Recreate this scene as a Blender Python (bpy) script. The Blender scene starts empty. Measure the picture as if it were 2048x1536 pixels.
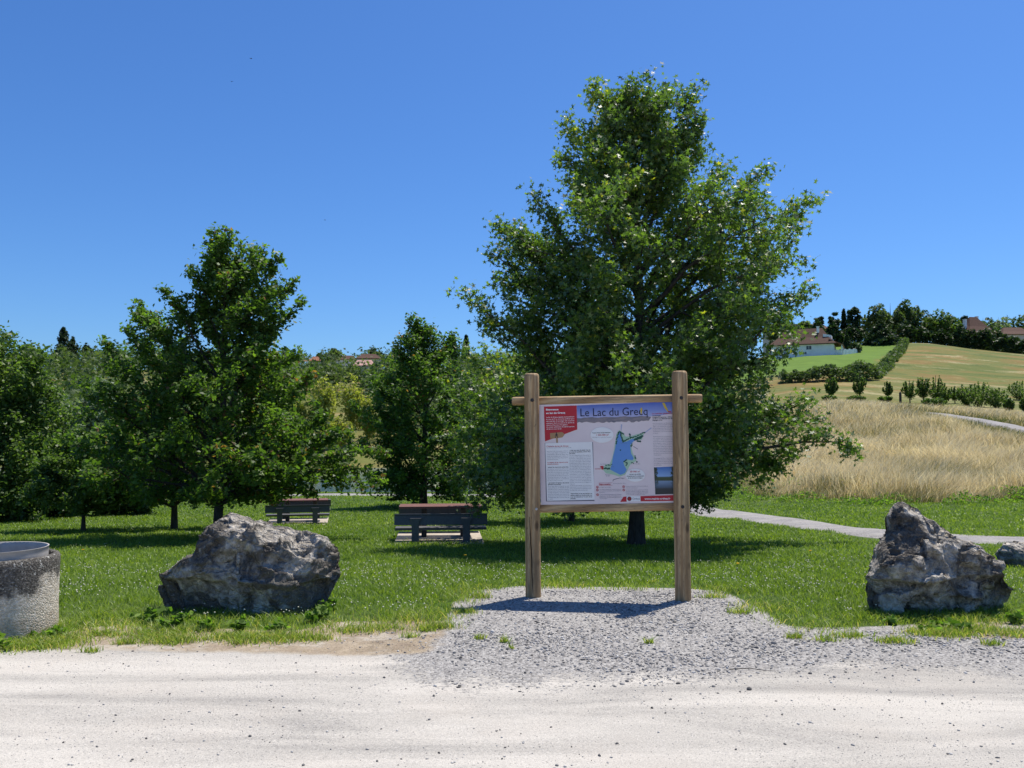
import bpy, bmesh, math, random
import numpy as np
import mathutils, mathutils.kdtree
from mathutils import Vector, Matrix
R = math.radians
C = bpy.context.scene
col = C.collection
E = 1.64            # eye height above the car park; world z = 0 there
F = 1700.0          # focal length in photo pixels (2048 wide)

# ------------------------------------------------------------------ camera, sky, sun, exposure
cd = bpy.data.cameras.new('camera'); cam = bpy.data.objects.new('camera', cd); col.objects.link(cam)
cd.sensor_width = 36; cd.lens = 36 * F / 2048; cd.clip_start = 0.05; cd.clip_end = 5000
PITCH = math.atan(102 / F)
cam.location = (0, 0, E); cam.rotation_euler = (R(90) + PITCH, 0, 0)
C.camera = cam
SUN_EL, SUN_AZ = R(65), math.atan2(0.66, 0.75)
w = bpy.data.worlds.new('World'); C.world = w; w.use_nodes = True
nt = w.node_tree; nt.nodes.clear()
sky = nt.nodes.new('ShaderNodeTexSky'); sky.sky_type = 'NISHITA'; sky.sun_disc = False
sky.sun_elevation = SUN_EL; sky.sun_rotation = SUN_AZ
sky.altitude = 0; sky.air_density = 1.0; sky.dust_density = 0.6; sky.ozone_density = 3.2
bg = nt.nodes.new('ShaderNodeBackground'); bg.inputs[1].default_value = 0.098
wo = nt.nodes.new('ShaderNodeOutputWorld')
hs = nt.nodes.new('ShaderNodeHueSaturation'); hs.inputs['Saturation'].default_value = 1.12
tint = nt.nodes.new('ShaderNodeMix'); tint.data_type = 'RGBA'; tint.blend_type = 'MULTIPLY'; tint.inputs[0].default_value = 1; tint.inputs[7].default_value = (.50, .745, 1.06, 1)
nt.links.new(sky.outputs[0], hs.inputs['Color']); nt.links.new(hs.outputs[0], tint.inputs[6]); nt.links.new(tint.outputs[2], bg.inputs[0]); nt.links.new(bg.outputs[0], wo.inputs[0])
sd = bpy.data.lights.new('sun', 'SUN'); sun = bpy.data.objects.new('sun', sd); col.objects.link(sun)
sd.energy = 4.6; sd.angle = R(0.53); sd.color = (1.0, 0.945, 0.85)
SDIR = Vector((math.cos(SUN_EL) * math.sin(SUN_AZ), math.cos(SUN_EL) * math.cos(SUN_AZ), math.sin(SUN_EL)))
sun.rotation_euler = SDIR.to_track_quat('Z', 'Y').to_euler(); sun.location = (20, 20, 60)
C.view_settings.view_transform = 'Standard'; C.view_settings.look = 'None'
C.view_settings.exposure = 0.43; C.view_settings.gamma = 1.0
try:
    C.cycles.max_bounces = 6; C.cycles.diffuse_bounces = 3; C.cycles.glossy_bounces = 2
    C.cycles.transmission_bounces = 3; C.cycles.transparent_max_bounces = 4
    C.cycles.sample_clamp_indirect = 6
except Exception: pass

# ------------------------------------------------------------------ helpers
def tag(o, label=None, cat=None, group=None, kind=None):
    if label: o['label'] = label
    if cat: o['category'] = cat
    if group: o['group'] = group
    if kind: o['kind'] = kind
    return o
def empty(name, loc=(0, 0, 0), rz=0, label=None, cat=None, group=None):
    o = bpy.data.objects.new(name, None); col.objects.link(o); o.empty_display_size = 0.2
    o.location = loc; o.rotation_euler = (0, 0, rz)
    return tag(o, label, cat, group)
def copy_tree(o, parent=None):
    c = o.copy(); col.objects.link(c)
    if parent: c.parent = parent
    for ch in list(o.children): copy_tree(ch, c)
    return c
def npmesh(name, V, faces, mat, parent=None, smooth=False, attrs=None):
    """faces: list of (F,K) int arrays"""
    V = np.asarray(V, dtype=np.float32)
    if not isinstance(faces, (list, tuple)): faces = [faces]
    faces = [np.asarray(f, dtype=np.int32) for f in faces if len(f)]
    me = bpy.data.meshes.new(name)
    me.vertices.add(len(V)); me.vertices.foreach_set('co', V.ravel())
    nl = sum(f.size for f in faces); nf = sum(len(f) for f in faces)
    me.loops.add(nl); me.loops.foreach_set('vertex_index', np.concatenate([f.ravel() for f in faces]))
    me.polygons.add(nf)
    tot = np.concatenate([np.full(len(f), f.shape[1], np.int32) for f in faces])
    st = np.concatenate([[0], np.cumsum(tot)[:-1]]).astype(np.int32)
    me.polygons.foreach_set('loop_start', st); me.polygons.foreach_set('loop_total', tot)
    if smooth: me.polygons.foreach_set('use_smooth', np.ones(nf, bool))
    me.update(calc_edges=True)
    for k, a in (attrs or {}).items():
        at = me.attributes.new(k, 'FLOAT', 'POINT'); at.data.foreach_set('value', np.asarray(a, np.float32))
    if mat: me.materials.append(mat)
    o = bpy.data.objects.new(name, me); col.objects.link(o)
    if parent: o.parent = parent
    return o
def bm_obj(name, bm, mat, parent=None, smooth=False, loc=None, bevel=0):
    me = bpy.data.meshes.new(name)
    bmesh.ops.recalc_face_normals(bm, faces=bm.faces)
    bm.to_mesh(me); bm.free()
    if smooth:
        for p in me.polygons: p.use_smooth = True
    if mat: me.materials.append(mat)
    o = bpy.data.objects.new(name, me); col.objects.link(o)
    if parent: o.parent = parent
    if loc: o.location = loc
    if bevel:
        m = o.modifiers.new('bevel', 'BEVEL'); m.width = bevel; m.segments = 2; m.limit_method = 'ANGLE'
    return o
def box(bm, x0, x1, y0, y1, z0, z1, M=None):
    vs = [bm.verts.new(Vector(p) if M is None else M @ Vector(p)) for p in
          [(x0,y0,z0),(x1,y0,z0),(x1,y1,z0),(x0,y1,z0),(x0,y0,z1),(x1,y0,z1),(x1,y1,z1),(x0,y1,z1)]]
    for f in [(3,2,1,0),(4,5,6,7),(0,1,5,4),(1,2,6,5),(2,3,7,6),(3,0,4,7)]: bm.faces.new([vs[i] for i in f])
def prism(bm, pts, y0, y1, M=None):
    """extrude an xz outline from y0 to y1"""
    a = [bm.verts.new((Vector((p[0], y0, p[1]))) if M is None else M @ Vector((p[0], y0, p[1]))) for p in pts]
    b = [bm.verts.new((Vector((p[0], y1, p[1]))) if M is None else M @ Vector((p[0], y1, p[1]))) for p in pts]
    bm.faces.new(a); bm.faces.new(b[::-1]); n = len(pts)
    for i in range(n): bm.faces.new([a[i], b[i], b[(i+1) % n], a[(i+1) % n]])

def vnoise(P, seed=0):
    P = np.asarray(P, float); i = np.floor(P).astype(np.int64); f = P - i; u = f * f * f * (f * (f * 6 - 15) + 10)
    def h(a, b, c):
        n = (a * 374761393 + b * 668265263 + c * 2147483647 + seed * 1274126177) & 0xffffffff
        n = ((n ^ (n >> 13)) * 1274126177) & 0xffffffff
        n = ((n ^ (n >> 16)) * 2246822519) & 0xffffffff
        return ((n ^ (n >> 15)) & 0xffffff) / float(0xffffff) * 2 - 1
    x, y, z = i[..., 0], i[..., 1], i[..., 2]; ux, uy, uz = u[..., 0], u[..., 1], u[..., 2]
    def L(a, b, t): return a + (b - a) * t
    return L(L(L(h(x,y,z),h(x+1,y,z),ux), L(h(x,y+1,z),h(x+1,y+1,z),ux), uy),
             L(L(h(x,y,z+1),h(x+1,y,z+1),ux), L(h(x,y+1,z+1),h(x+1,y+1,z+1),ux), uy), uz)
def fbm(P, octs=4, seed=0, gain=0.5):
    P = np.asarray(P, float); r = 0; a = 1; t = 0
    for k in range(octs):
        r = r + a * vnoise(P * 2 ** k + 17.3 * k, seed + k); t += a; a *= gain
    return r / t
def fb2(x, y, sc, octs=3, seed=0):
    return fbm(np.stack([np.asarray(x) * sc, np.asarray(y) * sc, np.zeros_like(np.asarray(x, float))], -1), octs, seed)

# ------------------------------------------------------------------ terrain height
YK = [9, 13, 18, 24, 28, 33, 38, 48, 60, 70, 85, 100, 130, 150, 180, 210, 260, 350, 500, 900]
COLS = {
 -1.6: [-1.64,-1.89,-2.19,-2.5,-2.7,-2.9,-3.1,-3.3,-3.9,-4.6,-5.8,-6,-6,-4,0,5,13,25,33,40],
 -0.75:[-1.64,-1.89,-2.19,-2.54,-2.78,-2.98,-3.12,-3.3,-4,-5.8,-6.2,-6.4,-6,-4,0,6,15,26,34,40],
 -0.40:[-1.64,-1.89,-2.19,-2.54,-2.78,-2.98,-3.12,-3.3,-4,-5.8,-6.2,-6.4,-6,-4,0,5,15,26,38,44],
 -0.15:[-1.64,-1.89,-2.19,-2.54,-2.78,-2.98,-3.12,-3.3,-4,-5.8,-6.2,-6.4,-6,-3.5,2,6,14,25,39,44],
  0.05:[-1.64,-1.89,-2.19,-2.54,-2.78,-2.98,-3.12,-3.3,-3.9,-5.4,-6,-6,-5.2,-3,2,6,14,26,39,44],
  0.20:[-1.64,-1.88,-2.17,-2.52,-2.74,-2.95,-3.05,-3.1,-2.8,-2.3,-1.2,0,2.5,5,9,13,18,26,34,40],
  0.30:[-1.64,-1.84,-2.10,-2.42,-2.60,-2.72,-2.6,-2.1,-1.2,-.2,1.8,3,6,8.8,14,18.5,24,32,40,46],
  0.37:[-1.64,-1.82,-2.05,-2.35,-2.5,-2.6,-2.45,-1.9,-.7,.6,2.9,3.6,7,9.5,15,19.5,26.5,33,40,46],
  0.49:[-1.64,-1.78,-1.98,-2.25,-2.4,-2.5,-2.35,-1.7,-.4,.9,2.4,2.9,5,8,13.5,20,29,31,36,42],
  0.60:[-1.64,-1.76,-1.95,-2.2,-2.35,-2.4,-2.25,-1.6,-.3,.6,1.6,2.2,4.5,7,12,17.5,24.6,27,32,38],
  1.60:[-1.64,-1.74,-1.9,-2.1,-2.2,-2.2,-2.1,-1.6,-.5,0,.8,1.5,3,5,9,13,18,22,28,34]}
_sg = sorted(COLS); _lg = np.linspace(math.log(6), math.log(1000), 420)
_tab = []
for s in _sg:
    z = np.interp(_lg, np.log([6] + YK + [1000]), [-1.64] + COLS[s] + [COLS[s][-1] + 1])
    k = np.hanning(23); k /= k.sum(); z = np.convolve(np.pad(z, 11, mode='edge'), k, 'valid'); _tab.append(z)
_tab = np.array(_tab)
_sf = np.linspace(-1.6, 1.6, 321)
_tab = np.array([np.interp(_sf, _sg, _tab[:, j]) for j in range(_tab.shape[1])]).T
k = np.hanning(11); k /= k.sum()
_tab = np.array([np.convolve(np.pad(_tab[:, j], 5, mode='edge'), k, 'valid') for j in range(_tab.shape[1])]).T
def zt(x, y):
    x = np.asarray(x, float); y = np.asarray(y, float)
    yy = np.maximum(y, 6.0); s = np.clip(x / yy, -1.599, 1.599)
    a = (s + 1.6) / 0.01; b = np.clip((np.log(np.minimum(yy, 990)) - _lg[0]) / (_lg[1] - _lg[0]), 0, 418.999)
    i = a.astype(int); j = b.astype(int); fa = a - i; fb = b - j
    z = (_tab[i, j] * (1-fa) + _tab[i+1, j] * fa) * (1-fb) + (_tab[i, j+1] * (1-fa) + _tab[i+1, j+1] * fa) * fb
    amp = 0.012 + 0.05 * np.clip((y - 12) / 30, 0, 1) + 0.5 * np.clip((y - 120) / 300, 0, 1)
    fr = np.where(y > 100, 0.06, 0.4)
    n = fb2(x, y, 0.4, 2, 5) * np.minimum(amp, .06) + fb2(x, y, 0.04, 2, 8) * np.clip((y - 90) / 200, 0, 1) * 1.2
    return z + E + n
def ray(u, v):
    a = (u - 1024) / F; b = (768 - v) / F
    cy, sy = math.cos(PITCH), math.sin(PITCH)
    Y = cy - b * sy; Z = sy + b * cy
    return a / Y, Z / Y             # per metre of depth
def hit(u, v, y0=3.0, y1=900):
    sx, sz = ray(u, v)
    Y = np.exp(np.linspace(math.log(y0), math.log(y1), 4000))
    d = E + sz * Y - zt(sx * Y, Y)
    k = np.where(d <= 0)[0]
    i = k[0] if len(k) else len(Y) - 1
    return sx * Y[i], Y[i], float(zt(sx * Y[i], Y[i]))
def at(u, Y):                       # ground point on picture column u at depth Y
    sx = (u - 1024) / F; return Vector((sx * Y, Y, float(zt(sx * Y, Y))))
def up(v, Y): return E + ray(1024, v)[1] * Y     # world z of picture row v at depth Y

# ------------------------------------------------------------------ material helpers
class NT:
    def __init__(s, name):
        s.m = bpy.data.materials.new(name); s.m.use_nodes = True; s.t = s.m.node_tree; s.t.nodes.clear()
        s.out = s.t.nodes.new('ShaderNodeOutputMaterial')
    def n(s, typ, **kw):
        nd = s.t.nodes.new('ShaderNode' + typ)
        for k, v in kw.items():
            if k.startswith('_'): setattr(nd, k[1:], v)
        return nd
    def set(s, inp, v):
        if isinstance(v, bpy.types.NodeSocket): s.t.links.new(v, inp)
        elif isinstance(v, (tuple, list)) and len(v) == 3 and inp.type == 'RGBA': inp.default_value = (*v, 1)
        else: inp.default_value = v
    def coord(s, which='Object', scale=(1, 1, 1), rot=(0, 0, 0)):
        tc = s.n('TexCoord'); mp = s.n('Mapping'); mp.inputs['Scale'].default_value = scale; mp.inputs['Rotation'].default_value = rot
        s.t.links.new(tc.outputs[which], mp.inputs[0]); return mp.outputs[0]
    def noise(s, vec, scale, detail=4, rough=.55, dist=0, out='Fac'):
        nd = s.n('TexNoise'); s.set(nd.inputs['Vector'], vec); nd.inputs['Scale'].default_value = scale
        nd.inputs['Detail'].default_value = detail; nd.inputs['Roughness'].default_value = rough; nd.inputs['Distortion'].default_value = dist
        return nd.outputs[out]
    def voro(s, vec, scale, feat='F1', out='Distance'):
        nd = s.n('TexVoronoi', _feature=feat); s.set(nd.inputs['Vector'], vec); nd.inputs['Scale'].default_value = scale
        return nd.outputs[out]
    def ramp(s, fac, stops, interp='LINEAR'):
        nd = s.n('ValToRGB'); s.set(nd.inputs[0], fac); cr = nd.color_ramp; cr.interpolation = interp
        while len(cr.elements) < len(stops): cr.elements.new(0.5)
        for e, (p, c) in zip(cr.elements, stops):
            e.position = p; e.color = (c, c, c, 1) if isinstance(c, (int, float)) else (*c, 1)
        return nd.outputs[0]
    def mix(s, f, a, b, mode='MIX'):
        nd = s.n('Mix', _data_type='RGBA', _blend_type=mode, _clamp_factor=True)
        s.set(nd.inputs[0], f); s.set(nd.inputs[6], a); s.set(nd.inputs[7], b); return nd.outputs[2]
    def math(s, op, a, b=0.0, c=0.0, clamp=False):
        nd = s.n('Math', _operation=op, _use_clamp=clamp); s.set(nd.inputs[0], a); s.set(nd.inputs[1], b)
        if len(nd.inputs) > 2: s.set(nd.inputs[2], c)
        return nd.outputs[0]
    def attr(s, name): nd = s.n('Attribute', _attribute_name=name); return nd.outputs['Fac']
    def bump(s, h, strength=.4, dist=.02):
        nd = s.n('Bump'); s.set(nd.inputs['Height'], h); nd.inputs['Strength'].default_value = strength; nd.inputs['Distance'].default_value = dist
        return nd.outputs[0]
    def bsdf(s, colr, rough=.8, spec=.3, metal=0, normal=None):
        b = s.n('BsdfPrincipled'); s.set(b.inputs['Base Color'], colr); s.set(b.inputs['Roughness'], rough)
        b.inputs['Specular IOR Level'].default_value = spec; b.inputs['Metallic'].default_value = metal
        if normal is not None: s.set(b.inputs['Normal'], normal)
        return b.outputs[0]
    def finish(s, sh): s.t.links.new(sh, s.out.inputs[0]); return s.m
    def mixsh(s, f, a, b):
        nd = s.n('MixShader'); s.set(nd.inputs[0], f); s.t.links.new(a, nd.inputs[1]); s.t.links.new(b, nd.inputs[2]); return nd.outputs[0]

def simple(name, c, rough=.6, spec=.3, metal=0, var=0.12, sc=20, bump=.15, bd=.004):
    t = NT(name); co = t.coord(); n = t.noise(co, sc, 5)
    c2 = tuple(max(0, x * (1 - var * 2)) for x in c); c3 = tuple(min(1, x * (1 + var)) for x in c)
    cc = t.ramp(n, [(.3, c2), (.7, c3)])
    return t.finish(t.bsdf(cc, rough, spec, metal, t.bump(t.noise(co, sc * 3, 4), bump, bd) if bump else None))

def leafmat(name, stops, transl=.35, rough=.4, spec=.5, tcol=None):
    t = NT(name); a = t.attr('rnd'); c = t.ramp(a, stops)
    p = t.bsdf(c, rough, spec)
    tr = t.n('BsdfTranslucent')
    tc = t.mix(1.0, c, tcol or (1.9, 2.3, .8), 'MULTIPLY')
    t.set(tr.inputs[0], tc)
    return t.finish(t.mixsh(transl, p, tr.outputs[0]))

M = {}
M['pin_leaf'] = leafmat('pin_oak_leaf', [(0, (.042,.074,.018)), (.5, (.088,.142,.030)), (.9, (.16,.225,.042)), (.992, (.22,.26,.045)), (.996, (.36,.33,.04))], .38, .50, .8)
M['oak_leaf'] = leafmat('oak_leaf', [(0, (.042,.074,.016)), (.5, (.080,.138,.026)), (.95, (.145,.215,.038)), (.978, (.15,.20,.035)), (.982, (.24,.12,.05))], .40, .5, .3)
M['bush_leaf'] = leafmat('bush_leaf', [(0, (.045,.074,.022)), (.5, (.085,.135,.034)), (1, (.16,.22,.06))], .36, .5, .28)
M['olive_leaf'] = leafmat('olive_leaf', [(0, (.03,.06,.012)), (.5, (.055,.095,.018)), (1, (.09,.14,.03))], .32, .45, .35)
M['willow_leaf'] = leafmat('willow_leaf', [(0, (.10,.135,.085)), (.5, (.16,.20,.13)), (1, (.24,.28,.19))], .3, .5, .3)
M['yellow_leaf'] = leafmat('yellow_leaf', [(0, (.15,.17,.03)), (.5, (.27,.27,.06)), (1, (.42,.38,.12))], .35, .55, .2)
M['dark_leaf'] = leafmat('conifer_needles', [(0, (.018,.036,.018)), (.5, (.032,.056,.025)), (1, (.06,.088,.035))], .15, .55, .2)
M['hedge_leaf'] = leafmat('hedge_leaf', [(0, (.014,.03,.012)), (.5, (.028,.052,.018)), (1, (.055,.085,.03))], .22, .55, .2)
M['far_leaf'] = leafmat('far_leaf', [(0, (.042,.07,.028)), (.5, (.078,.115,.042)), (1, (.14,.175,.07))], .25, .6, .15)
M['light_leaf'] = leafmat('light_leaf', [(0, (.05,.085,.02)), (.5, (.08,.125,.03)), (1, (.13,.17,.05))], .3, .55, .2)
M['grass'] = leafmat('lawn_grass', [(0, (.062,.118,.016)), (.4, (.142,.232,.03)), (.78, (.25,.34,.06)), (.92, (.37,.40,.13)), (1, (.50,.44,.22))], .42, .45, .35, (1.7,1.7,.7))
M['weed'] = leafmat('broad_weed_leaf', [(0, (.06,.11,.018)), (.5, (.11,.185,.03)), (1, (.19,.27,.055))], .40, .55, .15)
M['dry'] = leafmat('dry_grass', [(0, (.10,.14,.03)), (.22, (.28,.24,.09)), (.5, (.60,.50,.28)), (1, (.88,.78,.54))], .38, .6, .25, (1.25,1.2,1.0))
M['flower'] = simple('clover_white', (.72,.69,.54), .8, .1, bump=0)
M['dandelion'] = simple('dandelion_yellow', (.75,.45,.03), .8, .1, bump=0)

def barkmat(name, a, b):
    t = NT(name); co = t.coord('Object', (1, 1, .25)); n = t.noise(co, 22, 6, .65); v = t.voro(co, 30)
    c = t.ramp(n, [(.3, a), (.7, b)]); h = t.math('ADD', n, t.math('MULTIPLY', v, .6))
    return t.finish(t.bsdf(c, .9, .15, 0, t.bump(h, .8, .02)))
M['bark'] = barkmat('bark', (.035,.028,.022), (.11,.095,.08))
M['pale_bark'] = barkmat('pale_bark', (.25,.24,.22), (.45,.43,.40))

def woodmat(name, axis):
    t = NT(name); sc = [9, 9, 9]; sc[axis] = .7
    co = t.coord('Object', tuple(sc)); co1 = t.coord('Object')
    kn = t.coord('Object', (5, 5, 5) if axis != 2 else (6, 6, 3.2))
    kv = t.voro(kn, 1.0); knot = t.ramp(kv, [(.0, 1.0), (.1, .85), (.2, 0.0)])
    wv = t.n('TexWave', _wave_type='BANDS', _bands_direction='X'); t.set(wv.inputs['Vector'], co)
    wv.inputs['Scale'].default_value = .55; wv.inputs['Distortion'].default_value = 9; wv.inputs['Detail'].default_value = 3; wv.inputs['Detail Scale'].default_value = 1.1
    n = t.noise(co, 3.5, 6, .65, 1.2); n2 = t.noise(co1, 2.2, 3); nf = t.noise(co, 14, 4, .7)
    base = t.ramp(wv.outputs[0], [(0, (.38,.23,.105)), (.5, (.57,.365,.175)), (1, (.68,.48,.26))])
    c = t.mix(t.ramp(n, [(.38, 0.0), (.62, .75)]), base, (.23,.15,.08))
    c = t.mix(t.ramp(nf, [(.5, 0.0), (.75, .6)]), c, (.14,.10,.065))
    c = t.mix(t.ramp(n2, [(.45, 0.0), (.75, .35)]), c, (.30,.24,.16))
    c = t.mix(t.math('MULTIPLY', knot, .85), c, (.07,.042,.022))
    crack = t.ramp(t.noise(co, 2.1, 2, .5, .5), [(.492, 0.0), (.499, 1.0), (.501, 1.0), (.508, 0.0)])
    c = t.mix(t.math('MULTIPLY', crack, .5), c, (.05,.035,.02))
    h = t.math('ADD', t.math('MULTIPLY', wv.outputs[0], .35), n)
    return t.finish(t.bsdf(c, .72, .25, 0, t.bump(h, .35, .006)))
M['wood_z'] = woodmat('post_wood', 2); M['wood_x'] = woodmat('rail_wood', 0)

# ------------------------------------------------------------------ ground polygons (world coordinates)
def poly_sd(x, y, pts):
    """signed distance to polygon, positive inside"""
    P = np.asarray(pts, float); x = np.asarray(x, float); y = np.asarray(y, float)
    d = np.full(x.shape, 1e9); ins = np.zeros(x.shape, bool); n = len(P)
    for i in range(n):
        ax, ay = P[i]; bx, by = P[(i + 1) % n]
        ex, ey = bx - ax, by - ay; t = np.clip(((x-ax)*ex + (y-ay)*ey) / max(ex*ex + ey*ey, 1e-9), 0, 1)
        d = np.minimum(d, np.hypot(x - ax - t*ex, y - ay - t*ey))
        c = ((ay > y) != (by > y)); ins ^= c & (x < (bx - ax) * (y - ay) / (by - ay + (1e-12 if by == ay else 0)) + ax)
    return np.where(ins, d, -d)
def gp(u, v): h = hit(u, v); return (h[0], h[1])
LAWN = [(-60, 6.9)] + [gp(*p) for p in [(-180,1300),(60,1298),(150,1284),(190,1262),(230,1260),(262,1276),(340,1285),(420,1268),(520,1272),(620,1272),(680,1252),(820,1250),(915,1254),
        (940,1238),(938,1212),(975,1184),(1050,1176),(1200,1178),(1330,1180),(1415,1184),(1450,1200),(1490,1222),(1540,1256),(1640,1266),(1800,1262),(1900,1258),(2048,1252),(2200,1256)]] + [(60, 7.3), (90, 40), (60, 56), (-60, 62), (-90, 62)]
PATH_N = [(-45, 46.2), (-12, 46.0), (-3, 45.4), (2.2, 43.6), (5.2, 39.0), (6.6, 33)] + [gp(*p) for p in [(1395,1034),(1468,1038),(1621,1061),(1761,1084)]] + [(9.1, 13.4), (12.5, 12.6), (20, 12.2), (45, 12)]
PATH_F = [(-45, 49.6), (-12, 49.2), (-1, 48.8), (5.2, 46.6), (8.6, 42.5)] + [gp(*p) for p in [(1429,1016),(1520,1027),(1608,1038),(1755,1060.5),(1860,1070),(1934,1075),(2000,1076),(2048,1077)]] + [(14, 15.6), (20, 15.2), (45, 15)]
PATHP = PATH_N + PATH_F[::-1]
FPATH = [gp(*p) for p in [(1850,831),(1865,832),(1880,835),(1900,840),(1960,850),(2010,860),(2060,872),(2120,890),(2120,872),(2060,860),(2010,850),(1960,841),(1900,832),(1880,830),(1865,829),(1850,829)]]
DRY = [gp(*p) for p in [(1380,975),(1480,985),(1560,998),(1640,1000),(1750,1006),(1880,1006),(2048,1000),(2250,1000)]] + [(60, 34), (75, 100), at(2048, 100)[:2], at(1850, 100)[:2], at(1650, 100)[:2], at(1480, 98)[:2], at(1400, 70)[:2]]
HLAWN = [at(1400, 155)[:2], gp(1600,742), gp(1700,741), gp(1738,735), gp(1775,712), gp(1800,694), at(1790, 262)[:2], at(1450, 262)[:2]]
_lawnb = np.array(LAWN); 

# ------------------------------------------------------------------ ground sheet
def ground_material():
    t = NT('ground'); co = t.coord('Object'); geo = co
    n1 = t.noise(co, .35, 4); n2 = t.noise(co, 3.0, 5, .6); n3 = t.noise(co, 38, 5, .7); st = t.noise(t.coord('Object', (.35, 1.9, 1)), 1.15, 5, .6, .6)
    # car park: pale dust over grey grit
    lot = t.ramp(st, [(.32, (.31,.29,.26)), (.45, (.43,.40,.352)), (.62, (.53,.492,.432))])
    lot = t.mix(t.math('MULTIPLY', t.ramp(t.noise(co, 95, 5, .75), [(.40, .75), (.52, 0.0)]), t.ramp(st, [(.35, 1.0), (.62, .35)])), lot, (.19,.18,.17))
    lot = t.mix(t.ramp(t.noise(co, 1.3, 3), [(.5, 0.0), (.75, .3)]), lot, (.50,.44,.37))
    lot = t.mix(t.ramp(t.voro(co, 85), [(.05, .45), (.2, 0.0)]), lot, (.16,.155,.16))
    lot = t.mix(t.ramp(t.noise(co, 190, 3, .8), [(.38, .6), (.47, 0.0)]), lot, (.25,.235,.215)); lot = t.mix(t.ramp(t.noise(co, 75, 3, .8), [(.58, 0.0), (.68, .5)]), lot, (.72,.68,.62))
    vc = t.n('TexVoronoi'); t.set(vc.inputs['Vector'], co); vc.inputs['Scale'].default_value = 62
    grc = t.ramp(vc.outputs['Color'], [(.1, (.15,.142,.135)), (.5, (.31,.293,.275)), (.85, (.43,.41,.38)), (1, (.60,.57,.53))])
    gfac = t.math('ADD', t.attr('gravel'), t.math('MULTIPLY', t.math('SUBTRACT', n2, .5), .9))
    gfac = t.math('ADD', gfac, t.math('MULTIPLY', t.math('SUBTRACT', t.noise(co, 26, 4, .7), .5), 1.7))
    gfac = t.ramp(gfac, [(.40, 0.0), (.62, 1.0)])
    c = t.mix(gfac, lot, grc)
    soil = t.ramp(t.noise(co, 5, 6, .7), [(.3, (.20,.145,.095)), (.7, (.44,.35,.24))])
    sfac = t.ramp(t.math('ADD', t.attr('soil'), t.math('MULTIPLY', t.math('SUBTRACT', n2, .5), .8)), [(.35, 0.0), (.6, .85)])
    c = t.mix(sfac, c, soil)
    c = t.mix(t.math('MULTIPLY', t.ramp(t.noise(co, 60, 4, .8), [(.38, .7), (.5, 0.0)]), sfac), c, (.13,.10,.07)); c = t.mix(t.math('MULTIPLY', t.ramp(t.noise(co, 2.2, 4, .7), [(.5, 0.0), (.6, .7)]), sfac), c, (.46,.42,.36))
    straw = t.ramp(t.noise(t.coord('Object', (1.4, 1, 1)), 21, 5, .75, 1), [(.52, 0.0), (.66, .5)]); c = t.mix(t.math('MULTIPLY', straw, sfac), c, (.14,.12,.05))
    # lawn floor
    lg = t.ramp(t.noise(co, 9, 6, .7), [(.3, (.035,.06,.012)), (.6, (.06,.11,.018)), (.8, (.11,.15,.04))])
    lg = t.mix(t.ramp(n1, [(.4, 0.0), (.7, .4)]), lg, (.13,.14,.045))
    lf = t.ramp(t.math('ADD', t.attr('lawn'), t.math('MULTIPLY', t.math('SUBTRACT', n2, .5), .6)), [(.45, 0.0), (.62, 1.0)])
    c = t.mix(lf, c, lg)
    # dry field
    cs = t.coord('Object', (.5, 1.2, 1)); dn = t.noise(cs, .10, 6, .62, .8); dn2 = t.noise(t.coord('Object', (1, .6, 1)), 1.4, 6, .75)
    d = t.ramp(dn, [(.36, (.06,.095,.02)), (.46, (.11,.135,.03)), (.53, (.165,.15,.04)), (.59, (.21,.125,.04)), (.68, (.27,.20,.07))])
    spz = t.n('SeparateXYZ'); t.t.links.new(geo, spz.inputs[0]); zl = t.math('ADD', t.math('MULTIPLY', spz.outputs['Z'], .09), t.math('MULTIPLY', t.math('SUBTRACT', dn, .5), 1.6))
    d = t.mix(t.ramp(zl, [(.55, .6), (1.1, 0.0)]), d, (.14,.15,.04))
    d = t.mix(t.ramp(dn2, [(.40, .5), (.65, 0.0)]), d, (.12,.125,.035))
    pale = t.ramp(t.math('ADD', t.noise(t.coord('Object', (.45, 1.1, 1), (0, 0, .35)), .10, 6, .7, .6), t.math('MULTIPLY', t.math('SUBTRACT', t.noise(co, 1.6, 4, .8), .5), .3)), [(.54, 0.0), (.66, .75)])
    d = t.mix(pale, d, (.40,.33,.18))
    fl = t.ramp(t.noise(t.coord('Object', (.6, 1.5, 1)), .9, 4, .85), [(.56, 0.0), (.68, .35)]); d = t.mix(fl, d, (.38,.31,.16))
    c = t.mix(t.attr('field'), c, d)
    hl = t.ramp(t.noise(co, .25, 5, .7), [(.3, (.085,.15,.02)), (.7, (.13,.21,.03))])
    c = t.mix(t.attr('hlawn'), c, hl)
    h = t.math('ADD', t.math('MULTIPLY', n3, .5), t.math('MULTIPLY', n2, .6))
    h = t.math('ADD', h, t.math('MULTIPLY', t.math('MULTIPLY', vc.outputs['Distance'], -1.0), gfac))
    return t.finish(t.bsdf(c, .92, .12, 0, t.bump(h, .55, .02)))
M['ground'] = ground_material()
dt = .02
tx = np.arange(-6.05, 6.06, dt); xs = 4 * np.sinh(tx)
ya = 5 + 4 * np.sinh(np.arange(-5.0, 6.15, dt))
X, Y = np.meshgrid(xs, ya); Z = zt(X, Y)
sm = lambda a, b, x: (lambda t: t * t * (3 - 2 * t))(np.clip((x - a) / (b - a), 0, 1))
nx, ny = len(xs), len(ya)
fx, fy = X.ravel(), Y.ravel()
lawn = sm(.0, .34, poly_sd(fx, fy, LAWN))
gx = np.clip(.5 + .35 * fb2(fx, fy, .8, 3, 3), 0, 1)
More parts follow.
